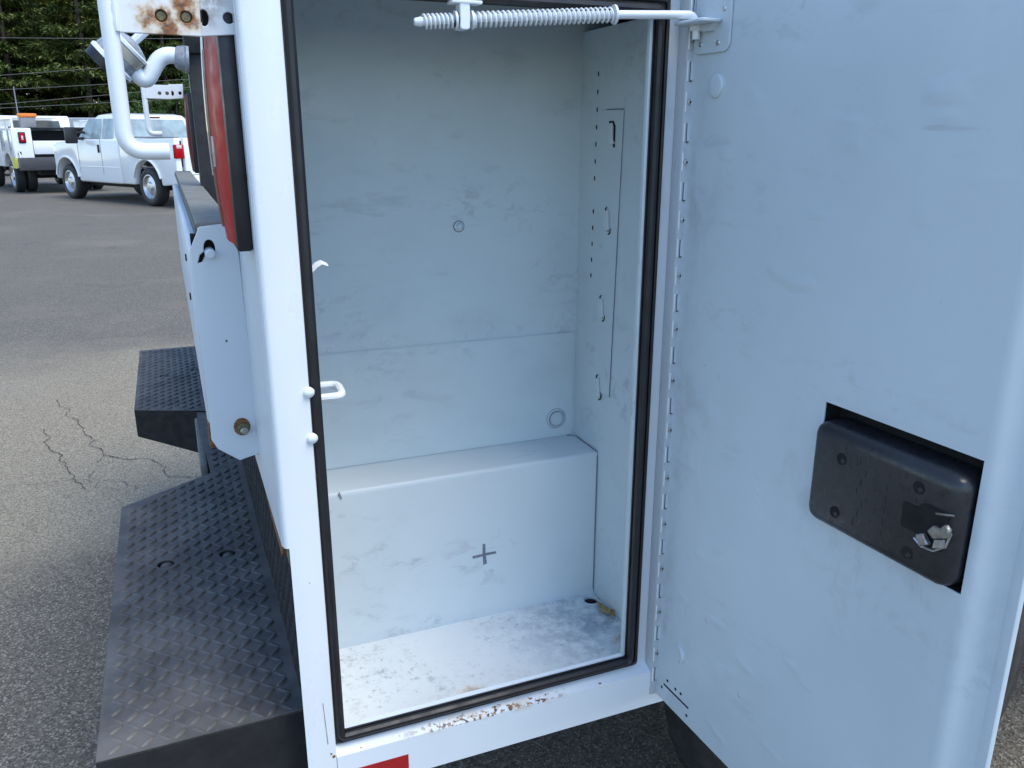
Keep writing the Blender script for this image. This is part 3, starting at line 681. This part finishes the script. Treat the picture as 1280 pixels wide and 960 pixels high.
# ---- black post with work lamp
PY = 1.2
post = part('rear_post', box(.020, .096, PY, PY+.06, .961, 1.705, .004), 'rubber_plain')
part('post_head', box(.015, .10, PY-.012, PY+.072, 1.680, 1.80, .006), 'blackmetal', post)
part('bed_slat', box(.085, .16, PY+.30, PY+.34, 1.385, 1.398), 'white'); part('bed_slat', box(.085, .16, PY+.30, PY+.34, 1.365, 1.379), 'white')
LYc = PY + .01
arm = part('lamp_arm', tube(rounded([(.020, LYc, 1.672), (-.036, LYc, 1.680), (-.078, LYc, 1.614), (-.104, LYc, 1.645)], .030, 8), .0185, 16), 'white')
part('arm_flange', lathe((.022, LYc, 1.670), (-1, 0, .06), [(0, .034), (.006, .034), (.010, .029), (.024, .026), (.030, .021), (.031, .018)], 26), 'greycoat', arm)
lamp = (-.128, LYc-.005, 1.672); lax = Vector((.72, -.05, .62))
lh = part('lamp_housing', lathe(Vector(lamp)-lax*.040, lax, [(0, .046), (.010, .050), (.030, .049), (.060, .047), (.072, .046), (.078, .040), (.084, .024), (.088, .01)], 30), 'greycoat', arm)
part('lamp_lens', lathe(Vector(lamp)-lax*.048, lax, [(0, .005), (0, .050), (.020, .053), (.021, .047)], 30), 'rubber', arm)
part('lamp_rim', lathe(Vector(lamp)-lax*.027, lax, [(0, .0495), (.002, .0545), (.009, .0545), (.012, .0495)], 30, cap=False), 'white', arm)
part('lamp_back_rim', lathe(Vector(lamp)+lax*.028, lax, [(0, .0465), (.002, .050), (.008, .050), (.010, .0455)], 30, cap=False), 'white', arm)
part('lamp_band', lathe(Vector(lamp)+lax*.004, lax, [(0, .0480), (.002, .0500), (.020, .0495), (.022, .0475)], 30, cap=False), 'tan', arm)
part('lamp_strut', tube([Vector(lamp)+lax*.03, Vector(lamp)+lax*.13], .010, 10), 'white', arm)

# ---- wheel (shared with the other vehicles)
def wheel_parts(parent, cx, cy, cz, r, wd, outer, rim='steel', tyre='tyre', inv=None, name='wheel'):
    ax = (0, outer, 0); k = r
    w_ = obj(name, lathe((cx, cy-outer*wd/2, cz), ax, [(0, k*.62), (wd*.02, k*.90), (wd*.12, k*.98), (wd*.2, k), (wd*.8, k), (wd*.88, k*.98), (wd*.97, k*.92), (wd*1.0, k*.80), (wd*.99, k*.66), (wd*.93, k*.61)], 40, cap=False), tyre, parent, 40, inv)
    obj('rim', lathe((cx, cy+outer*wd*.28, cz), ax, [(-wd*.3, .02), (-wd*.3, k*.60), (wd*.10, k*.60), (wd*.19, k*.635), (wd*.20, k*.60), (wd*.12, k*.56), (wd*.02, k*.50), (wd*.06, k*.34), (wd*.10, k*.26), (wd*.22, k*.22), (wd*.24, k*.04)], 32), rim, w_, 40)
    return w_
wheel_parts(truck, 1.185, .130, .41, .412, .25, -1, 'steel', 'tyre_gloss', TINV, 'wheel')
wheel_parts(truck, 1.17, W-.135, .41, .412, .25, 1, 'steel', 'tyre', TINV, 'wheel')

def near_cab():
    pol = [(2.90, .55), (3.9, .55), (4.05, .95), (4.35, 1.05), (4.75, 1.0), (4.95, .55), (5.35, .60), (5.40, 1.15), (5.2, 1.32), (4.55, 1.42), (4.05, 2.02), (3.0, 2.06), (2.90, 1.95)]
    cb = part('cab', plate(pol, [], 1.98, lambda p, d: (p[0], .22+d, p[1]), bev=.05, seg=2), 'white')
    for y in (.214, 2.196): part('door_window', plate([(3.15, 1.42), (4.35, 1.42), (3.98, 1.92), (3.15, 1.92)], [], .010, XZ(y)), 'glass', cb)
    part('rear_window', plate(rect(.6, 1.8, 1.45, 1.9), [], .01, YZ(2.892)), 'glass', cb)
    wheel_parts(truck, 4.55, .36, .41, .412, .25, -1, 'steel', 'tyre', TINV, 'wheel'); wheel_parts(truck, 4.55, W-.36, .41, .412, .25, 1, 'steel', 'tyre', TINV, 'wheel')
near_cab()
# leaf lying on the compartment floor
lf = bmesh.new(); rr = random.Random(3); n = 12; cv = lf.verts.new((.604, .168, .666))
rg = [lf.verts.new((.604 + .0135*math.cos(2*math.pi*i/n)*rr.uniform(.6, 1.0), .168 + .030*math.sin(2*math.pi*i/n)*rr.uniform(.6, 1.1), .6575 + rr.uniform(0, .010))) for i in range(n)]
for i in range(n): lf.faces.new((cv, rg[i], rg[(i+1) % n]))
lo = obj('dry_leaf', lf, 'leafdry', smooth=60); tag(lo, 'crumpled tan scrap lying by the drain hole on the compartment floor', 'leaf')

# ================================================================== PARKED PICKUP
def profile_body(poly, y0, y1, mat, name, parent, bev=.03, seg=3):
    b = plate(poly, [], y1-y0, lambda p, d: (p[0], y0+d, p[1]), bev=bev, seg=seg); return obj(name, b, mat, parent, 40)
def arc(cx, cz, r, a0, a1, n=12): return [(cx + r*math.cos(R(a0+(a1-a0)*i/n)), cz + r*math.sin(R(a0+(a1-a0)*i/n))) for i in range(n+1)]
def loft(sections, mat, name, parent):          # each section: list of 3-D points, same count
    b = bmesh.new(); rows = [[b.verts.new(p) for p in s] for s in sections]; n = len(rows[0])
    for i in range(len(rows)-1):
        for k in range(n): b.faces.new((rows[i][k], rows[i][(k+1) % n], rows[i+1][(k+1) % n], rows[i+1][k]))
    b.faces.new(rows[0][::-1]); b.faces.new(rows[-1]); return obj(name, b, mat, parent, 30)
def quad(pts, mat, name, parent, th=.012):
    b = bmesh.new(); P = [Vector(p) for p in pts]; nn = (P[1]-P[0]).cross(P[2]-P[0]).normalized()*th
    A = [b.verts.new(p) for p in P]; B = [b.verts.new(p-nn) for p in P]; n = len(P)
    b.faces.new(A); b.faces.new(B[::-1])
    for i in range(n): b.faces.new((A[i], B[i], B[(i+1) % n], A[(i+1) % n]))
    return obj(name, b, mat, parent, 30)
def pickup(loc, rz):
    t = thing('pickup_truck', 'white extended-cab pickup truck parked before the pine trees', 'pickup truck', loc, rz)
    WB = 3.6; hw = 1.0; r = .41
    # bed sides, tailgate, floor
    bed = [(-1.18, .50), (-.58, .45)] + arc(0, .42, .55, 176, 4) + [(.58, .44), (1.06, .44), (1.06, 1.40), (-1.18, 1.44)]
    for s in (1, -1):
        bs = profile_body(bed, (hw-.14) if s > 0 else -hw, hw if s > 0 else -hw+.14, 'car_white', 'bed_side', t, .035)
        obj('rail_cap', box(-1.17, 1.05, s*hw-.06-s*.07, s*hw+.06-s*.07, 1.425, 1.455, .01), 'car_grey', bs)
        fl = [Vector((x, s*(hw+.012), z)) for x, z in arc(0, .42, .575, 162, 18, 16)]
        obj('wheel_flare', tube(fl, .026, 8), 'car_white', bs)
        tl = obj('tail_light', box(-1.215, -1.13, s*hw-.10-s*.085, s*hw+.10-s*.085, 1.02, 1.30, .02), 'red', t)
        obj('reverse_lens', box(-1.222, -1.15, s*hw-.06-s*.085, s*hw+.06-s*.085, 1.22, 1.29, .008), 'clear', tl)
    tg = obj('tailgate', box(-1.20, -1.10, -.80, .80, .69, 1.43, .02), 'car_white', t)
    obj('gate_handle', box(-1.21, -1.19, -.14, .14, 1.22, 1.31, .01), 'rubber', tg)
    obj('reflector', box(-1.206, -1.197, .52, .68, 1.02, 1.05), 'darkred', tg)
    obj('bed_floor', box(-1.12, 1.04, -.86, .86, .78, .82), 'car_grey', t)
    bp = obj('rear_bumper', box(-1.36, -1.14, -.98, .98, .46, .68, .03), 'car_white', t)
    obj('plate_recess', box(-1.37, -1.35, -.2, .2, .50, .64, .005), 'rubber', bp)
    # cab and hood
    cab = [(1.09, .43), (3.02, .43)] + arc(WB, .42, .55, 176, 4) + [(4.18, .47), (4.21, .56), (4.22, 1.10), (4.17, 1.26), (4.02, 1.31), (3.05, 1.40), (1.09, 1.40)]
    cb_ = profile_body(cab, -hw, hw, 'car_white', 'cab', t, .05)
    for s in (1, -1):
        obj('wheel_flare', tube([Vector((x, s*(hw+.012), z)) for x, z in arc(WB, .42, .575, 168, 14, 16)], .026, 8), 'car_white', cb_)
        obj('sill_line', box(1.10, 3.02, s*hw-.006, s*hw+.006, .775, .795, .003), 'car_white', cb_)
    obj('belt_gap', box(1.062, 1.088, -.95, .95, .62, 1.36), 'rubber', t)
    # greenhouse
    def sec(z, xr, xf, y): return [(xr, -y, z), (xr+.12, -y-.03, z), (xf-.2, -y-.03, z), (xf, -y+.05, z), (xf, y-.05, z), (xf-.2, y+.03, z), (xr+.12, y+.03, z), (xr, y, z)]
    gh = loft([sec(1.385, 1.10, 3.15, .93), sec(1.55, 1.146, 2.92, .878), sec(1.84, 1.22, 2.50, .80), sec(1.92, 1.30, 2.36, .75), sec(1.955, 1.45, 2.15, .62)], 'car_white', 'roof', t)
    def side(x, z, s):          # greenhouse side plane
        return (x, s*(.968 - (z-1.385)*.285), z)
    for s in (1, -1):
        quad([side(x, z, s) for x, z in ((1.88, 1.405), (2.90, 1.405), (2.52, 1.835), (1.95, 1.835))], 'glass_pale', 'door_window', cb_)
        quad([side(x, z, s) for x, z in ((1.32, 1.43), (1.80, 1.41), (1.86, 1.835), (1.42, 1.835))], 'glass_pale', 'quarter_window', cb_)
        for x0 in (1.86, 2.94): obj('door_gap', box(x0, x0+.012, s*hw-.002, s*hw+.002, .62, 1.39), 'groove', cb_)
        obj('door_handle', box(1.92, 1.965, s*hw-.02, s*hw+.035, 1.10, 1.28, .012), 'rubber', cb_)
        mr = obj('mirror', box(2.62, 2.74, s*1.24-.13, s*1.24+.13, 1.30, 1.66, .03), 'rubber', cb_)
        obj('mirror_arm', box(2.62, 2.70, min(s*.93, s*1.2), max(s*.93, s*1.2), 1.38, 1.44, .01), 'rubber', mr)
        obj('mirror_arm', box(2.62, 2.70, min(s*.93, s*1.2), max(s*.93, s*1.2), 1.52, 1.57, .01), 'rubber', mr)
    quad([(1.102, -.80, 1.44), (1.102, .80, 1.44), (1.204, .72, 1.83), (1.204, -.72, 1.83)][::-1], 'glass_pale', 'rear_window', cb_, .02)
    quad([(3.02, .80, 1.46), (3.02, -.80, 1.46), (2.50, -.70, 1.84), (2.50, .70, 1.84)][::-1], 'glass', 'windscreen', cb_)
    obj('third_brake_light', box(1.222, 1.27, -.16, .16, 1.852, 1.885, .008), 'darkred', cb_)
    for y in (-.42, .42):
        st_ = obj('seat', box(1.9, 2.1, y-.24, y+.24, 1.1, 1.62, .06), 'car_grey', cb_)
    obj('underbody', box(-1.0, 4.1, -.70, .70, .34, .56), 'blackmetal', t)
    for x in (0, WB):
        for s in (1, -1): wheel_parts(t, x, s*.86, r, r, .27, s, 'steel')
        obj('axle', lathe((x, -.75, r), (0, 1, 0), [(0, .06), (1.5, .06)], 10), 'blackmetal', t)
        obj('wheel_well', box(x-.50, x+.50, -.72, .72, .47, 1.0), 'void', t)
    return t
p_r = Vector((-.39, 18.9)); hd_ = Vector((-2.18, 22.0)) - p_r; hd_.normalize()
nl = Vector((-hd_.y, hd_.x))                       # pickup's left side
orig = p_r - nl*.98
pickup((orig.x, orig.y, 0), math.atan2(hd_.y, hd_.x))

# ================================================================== PARKED UTILITY TRUCK (seen from behind)
def utility(loc, rz):
    t = thing('utility_truck', 'white utility body truck with amber beacon and dark open bed', 'utility truck', loc, rz)
    hw = 1.15
    for s in (1, -1):
        y0, y1 = (hw-.46, hw) if s > 0 else (-hw, -hw+.46)
        pol = [(-.95, .66), (-.58, .66)] + arc(0, .44, .58, 158, 22) + [(.58, .66), (1.9, .66), (1.9, 1.66), (-.95, 1.66)]
        sbx = profile_body(pol, y0, y1, 'car_white', 'side_box', t, .015, 1)
        for x0, x1, z0, z1 in ((-.90, -.50, .98, 1.60), (-.44, .50, 1.08, 1.60), (.62, 1.84, .74, 1.60)):
            dd = obj('locker_door', box(x0, x1, s*hw-.008, s*hw+.010, z0, z1, .006), 'car_white', sbx)
            obj('handle', box((x0+x1)/2-.06, (x0+x1)/2+.06, s*hw-.014, s*hw+.014, z0+.12, z0+.20, .004), 'car_grey', dd)
        obj('corner_paint', box(-.958, -.560, s*hw-.03, s*hw+.006, .650, .92), 'lime', sbx)
        lt = obj('tail_light', box(-.97, -.945, s*(hw-.23)-.085, s*(hw-.23)+.085, 1.28, 1.56, .02), 'rubber', sbx)
        obj('lens', box(-.985, -.965, s*(hw-.23)-.055, s*(hw-.23)+.055, 1.31, 1.53, .01), 'red', lt)
        obj('reverse_lens', box(-.988, -.975, s*(hw-.23)-.022, s*(hw-.23)+.022, 1.36, 1.47, .004), 'clear', lt)
        obj('hand_rail', tube(rounded([(-.97, s*(hw-.10), 1.05), (-1.08, s*(hw-.10), 1.0), (-1.08, s*(hw-.10), .70), (-1.0, s*(hw-.10), .66)], .05), .016, 8), 'car_white', sbx)
        obj('work_light', box(-.98, -.95, s*(hw-.12)-.04, s*(hw-.12)+.04, 1.0, 1.07, .01), 'rubber', sbx)
        rk = obj('rack_rail', box(-.9, 1.9, s*hw-.03-s*.06, s*hw+.03-s*.06, 1.86, 1.90, .008), 'car_white', t)
        for x in (-.88, -.2, .5, 1.2, 1.86): obj('rack_post', box(x-.02, x+.02, s*hw-.025-s*.06, s*hw+.025-s*.06, 1.66, 1.86), 'car_white', rk)
        for i in range(26):
            x = -.86 + i*.105; obj('rack_bar', box(x-.018, x+.018, s*hw-.012-s*.06, s*hw+.012-s*.06, 1.70, 1.855), 'car_white', rk)
    obj('tailgate', box(-.96, -.90, -hw+.47, hw-.47, 1.00, 1.34, .01), 'car_white', t)
    obj('bed_floor', box(-.9, 1.9, -hw+.47, hw-.47, .92, 1.0), 'blackmetal', t)
    cp = obj('bed_cover', box(-.84, 1.86, -hw+.47, hw-.47, 1.64, 1.68, .01), 'rubber', t)
    obj('bed_load', box(-.5, 1.5, -hw+.5, hw-.5, 1.0, 1.6, .03), 'void', t)
    bb = obj('rear_bumper', box(-1.25, -.97, -hw+.05, hw-.05, .60, .92, .015), 'darktrim', t)
    obj('hitch', box(-1.3, -1.0, -.08, .08, .42, .58), 'blackmetal', bb)
    obj('hitch_frame', tube(rounded([(-1.22, -.45, .60), (-1.24, -.40, .36), (-1.24, .10, .36), (-1.22, .15, .60)], .06), .02, 8), 'car_grey', bb)
    lb_ = obj('light_bar', box(1.7, 1.95, -.55, .55, 1.93, 2.0, .02), 'car_white', t)
    bc = obj('beacon', box(-.62, -.42, .42, .86, 1.93, 2.03, .03), 'orange', t)
    obj('beacon_base', box(-.60, -.44, .46, .82, 1.68, 1.93, .01), 'car_grey', bc)
    obj('antenna', tube([(.9, .55, 1.66), (.9, .55, 2.75)], .016, 6), 'car_grey', t)
    cab = [(1.98, .62), (2.75, .62)] + arc(3.4, .44, .56, 160, 20) + [(4.2, .64), (4.3, 1.25), (3.4, 1.42), (2.9, 2.0), (2.05, 2.02), (1.98, 1.9)]
    cb_ = profile_body(cab, -1.0, 1.0, 'car_white', 'cab', t, .05)
    quad([(1.97, -.75, 1.48), (1.97, .75, 1.48), (1.97, .7, 1.88), (1.97, -.7, 1.88)][::-1], 'glass', 'rear_window', cb_)
    for s in (1, -1): quad([(2.2, s*1.004, 1.42), (3.2, s*1.004, 1.42), (2.85, s*1.004, 1.88), (2.2, s*1.004, 1.88)][::s], 'glass', 'door_window', cb_)
    obj('underbody', box(-.9, 4.0, -.6, .6, .46, .66), 'blackmetal', t)
    for s in (1, -1):
        wheel_parts(t, 0, s*.98, .42, .42, .24, s, 'steel'); wheel_parts(t, 0, s*.70, .42, .42, .24, s, 'steel'); wheel_parts(t, 3.4, s*.86, .42, .42, .26, s, 'steel')
    obj('axle', lathe((0, -.9, .42), (0, 1, 0), [(0, .07), (1.8, .07)], 10), 'blackmetal', t)
    return t
uh = Vector((-.34, 1.0)).normalized(); ul = Vector((-uh.y, uh.x))
uo = Vector((-3.76, 25.3)) - ul*1.0
utility((uo.x, uo.y, 0), math.atan2(uh.y, uh.x))

# far vans behind
def van(loc, rz, label, mat):
    t = thing('van', label, 'van', loc, rz)
    bd = profile_body([(-1.2, .45), (-.55, .45)] + arc(0, .38, .46, 165, 15) + [(2.85, .45)] + arc(3.4, .38, .46, 165, 15) + [(4.3, .5), (4.35, 1.1), (3.7, 1.35), (3.05, 2.0), (2.8, 2.1), (-1.1, 2.1), (-1.2, 2.0)], -.98, .98, mat, 'body', t, .06)
    for s in (1, -1):
        quad([(2.3, s*.985, 1.3), (3.35, s*.985, 1.3), (2.95, s*.985, 1.85), (2.3, s*.985, 1.85)][::s], 'glass', 'window', t)
        for x in (0, 3.4): wheel_parts(t, x, s*.86, .36, .36, .22, s, 'steel')
    quad([(-1.21, -.8, 1.3), (-1.21, .8, 1.3), (-1.21, .75, 1.85), (-1.21, -.75, 1.85)][::-1], 'glass', 'rear_window', t)
van((-2.9, 36, 0), R(170), 'grey van whose roof shows behind the parked trucks', 'greycoat')
van((1.4, 38, 0), R(176), 'white van whose roof shows behind the pickup cab', 'car_white')

# ================================================================== TREES, POLES, WIRES
def pine_meshes(h, seed, spread, dens):
    rnd = random.Random(seed); V, F = [], []
    def leafq(c, d, l, wd):
        d = d.normalized(); s = d.cross(Vector((rnd.gauss(0, .45), rnd.gauss(0, .45), 1))).normalized()*wd
        o = len(V); V.extend([c-s*.5, c+d*l*.5-s, c+d*l, c+d*l*.5+s]); F.append((o, o+1, o+2, o+3))
    z = 1.3; br = bmesh.new()
    tube([(rnd.uniform(-.05, .05), rnd.uniform(-.05, .05), h*i/8) for i in range(9)], [.24*(1-i/8.6) for i in range(9)], 8, bm=br)
    while z < h*.97:
        L = spread*(1-z/h)**.75*rnd.uniform(.75, 1.15) + .3
        nb_ = rnd.randint(5, 6); a0_ = rnd.uniform(0, 6.28)
        for k in range(nb_):
            az = a0_ + 6.283*k/nb_ + rnd.gauss(0, .2); ln = L*rnd.uniform(.55, 1.15); dr = rnd.uniform(-.25, .12)
            out = Vector((math.cos(az), math.sin(az), 0)); side = Vector((-out.y, out.x, 0))
            tip = []
            for q in range(6): 
                s = q/5; tip.append(Vector((0, 0, z)) + out*ln*s + Vector((0, 0, ln*(dr*s + .16*s*s))))
            tube(tip[:5], [.045*(1-i/6)*min(1, ln) for i in range(5)], 4, bm=br, cap=False)
            n = int(ln*dens)
            for q in range(n):
                s = rnd.uniform(.18, 1)**.8; i = min(4, int(s*5)); p = tip[i].lerp(tip[i+1], s*5-i)
                wdt = ln*.30*(1-abs(s-.55)*.9)
                c = p + side*rnd.gauss(0, wdt*.5) + Vector((0, 0, rnd.gauss(.02, .07) - abs(rnd.gauss(0, .10))*s))
                for m in range(3):
                    d = out*rnd.uniform(.1, 1) + side*rnd.uniform(-1, 1) + Vector((0, 0, rnd.uniform(-.55, .35)))
                    leafq(c + Vector((rnd.gauss(0, .07), rnd.gauss(0, .07), rnd.gauss(0, .05))), d, rnd.uniform(.26, .50), rnd.uniform(.025, .060))
        z += rnd.uniform(.75, 1.15)
    me = bpy.data.meshes.new('crown'); me.from_pydata(V, [], F)
    tm = bpy.data.meshes.new('trunk'); bmesh.ops.recalc_face_normals(br, faces=br.faces); br.to_mesh(tm); br.free(); tm.materials.append(M['bark'])
    return tm, me
def broad_meshes(h, seed, rad):
    rnd = random.Random(seed); V, F = [], []; br = bmesh.new()
    tube([(rnd.uniform(-.1, .1)*i, rnd.uniform(-.1, .1)*i, h*.6*i/5) for i in range(6)], [.22*(1-i/7) for i in range(6)], 8, bm=br)
    for k in range(60):
        u = rnd.uniform(-1, 1); az = rnd.uniform(0, 6.283); rr_ = rnd.uniform(.35, 1)**.6
        c0 = Vector((math.cos(az)*math.sqrt(1-u*u)*rad*rr_, math.sin(az)*math.sqrt(1-u*u)*rad*rr_, h*.56 + u*h*.42*rr_))
        if k % 3 == 0: tube([(0, 0, h*.35), tuple(c0*.6 + Vector((0, 0, h*.2))), tuple(c0)], [.07, .04, .015], 5, bm=br, cap=False)
        cr_ = rnd.uniform(.5, 1.0)
        for q in range(150):
            d = Vector((rnd.gauss(0, 1), rnd.gauss(0, 1), rnd.gauss(0, .7))).normalized()
            c = c0 + d*cr_*rnd.uniform(.55, 1.05); e1 = d.orthogonal().normalized()*rnd.uniform(.06, .12); e2 = (d + Vector((rnd.gauss(0, .5), rnd.gauss(0, .5), rnd.gauss(0, .5)))).cross(e1).normalized()*rnd.uniform(.06, .12)
            o = len(V); V.extend([c-e1, c-e2, c+e1, c+e2]); F.append((o, o+1, o+2, o+3))
    me = bpy.data.meshes.new('crown'); me.from_pydata(V, [], F)
    tm = bpy.data.meshes.new('trunk'); bmesh.ops.recalc_face_normals(br, faces=br.faces); br.to_mesh(tm); br.free(); tm.materials.append(M['bark'])
    return tm, me
protos = [pine_meshes(19, 11, 4.4, 95), pine_meshes(17, 12, 4.0, 95), pine_meshes(21, 13, 4.8, 90)]
for i, (tm, me) in enumerate(protos): me.materials.append(M['needle'] if i != 1 else M['needle2'])
bro = broad_meshes(11, 5, 3.2); bro[1].materials.append(M['leafg'])
def place(name, tm, me, x, y, rz, s, label, cat, group):
    t = thing(name, label, cat, (x, y, 0), rz, group); t.scale = (s, s, s)
    for nm, m in (('trunk', tm), ('crown', me)):
        o = bpy.data.objects.new(nm, m); C.objects.link(o); o.parent = t
rn = random.Random(21)
for i in range(9):
    place('broadleaf_tree', bro[0], bro[1], -26 + i*4.6 + rn.uniform(-.5, .5), 83 + rn.uniform(-2, 2), rn.uniform(0, 6), rn.uniform(1.5, 1.8), 'tall broadleaf tree filling the gaps behind the pine stand', 'broadleaf tree', 'trees behind the pines')
rowsY = [(64, 4.0, 'front row of dark pines behind the power lines'), (70, 3.4, 'second'), (76, 3.2, 'third')]
LBL = ['tall dark pine tree in the front row behind the power lines', 'tall pine tree in the second row behind the front pines', 'tall pine tree at the back of the dense pine stand']
GRP = ['front row pines', 'second row pines', 'back row pines']
for q, (yy, dx, _) in enumerate(rowsY):
    x = -24 + q*1.3
    while x < 14:
        tm, me = protos[rn.randrange(3)]
        place('pine_tree', tm, me, x + rn.uniform(-.6, .6), yy + rn.uniform(-1.6, 1.6), rn.uniform(0, 6.28), rn.uniform(.85, 1.12), LBL[q], 'pine tree', GRP[q])
        x += dx*rn.uniform(.85, 1.2)
for x, y, s in ((-11.4, 60, .95), (3.2, 58, .55), (1.0, 60, .45), (-1.4, 61, .40)):
    place('broadleaf_tree', bro[0], bro[1], x, y, rn.uniform(0, 6), s, 'large bright green broadleaf tree beside the pines' if s > .9 else 'low bright green broadleaf tree growing before the pines', 'broadleaf tree', None if s > .9 else 'low broadleaf trees')

def wire(xa, za, xb, zb, y, sag, label):
    # line through the two seen points, carried on to both poles
    x0, x1 = -22.0, 16.0; sl_ = (zb-za)/(xb-xa); pts = []
    for i in range(25):
        x = x0 + (x1-x0)*i/24; u = (x-x0)/(x1-x0); pts.append((x, y, za + sl_*(x-xa)*.75 - sag*4*u*(1-u) + sag*.9))
    o = obj('power_line', tube(pts, .013, 5), 'wire'); tag(o, label, 'power line', 'overhead power lines'); return pts
k = 55/41.
WL = [((-5.9, 3.25), (-1.85, 3.68)), ((-6.0, 2.69), (-1.9, 3.29)), ((-6.02, 2.54), (-1.95, 2.91)), ((-5.82, 3.81), (-1.76, 4.38)), ((-5.6, 5.24), (-1.63, 5.42))]
NM = ['third overhead cable up, strung before the pines', 'second overhead cable up, strung before the pines', 'lowest overhead cable strung before the pines', 'fourth overhead cable up, strung before the pines', 'topmost overhead cable strung before the pines']
ends = []
for ((xa, za), (xb, zb)), nm in zip(WL, NM):
    f_ = lambda x, z: ((x+.06)*k-.06, 1.5+(z-1.5)*k)
    (xa, za), (xb, zb) = f_(xa, za), f_(xb, zb); ends.append(wire(xa, za, xb, zb, 54, .25, nm))
for x, idx, lbl in ((-22.0, 0, 'wooden utility pole carrying the low ends of the cables'), (16.0, -1, 'wooden utility pole carrying the high ends of the cables')):
    top = max(e_[idx][2] for e_ in ends) + .8
    pt = thing('utility_pole', lbl, 'utility pole', (x, 54, 0))
    obj('pole', tube([(0, .14, 0), (0, .14, top)], [.17, .11], 12), 'wood', pt)
    obj('crossarm', box(-.06, .06, -.02, .02, min(e_[idx][2] for e_ in ends)-.2, top-.3), 'wood', pt)
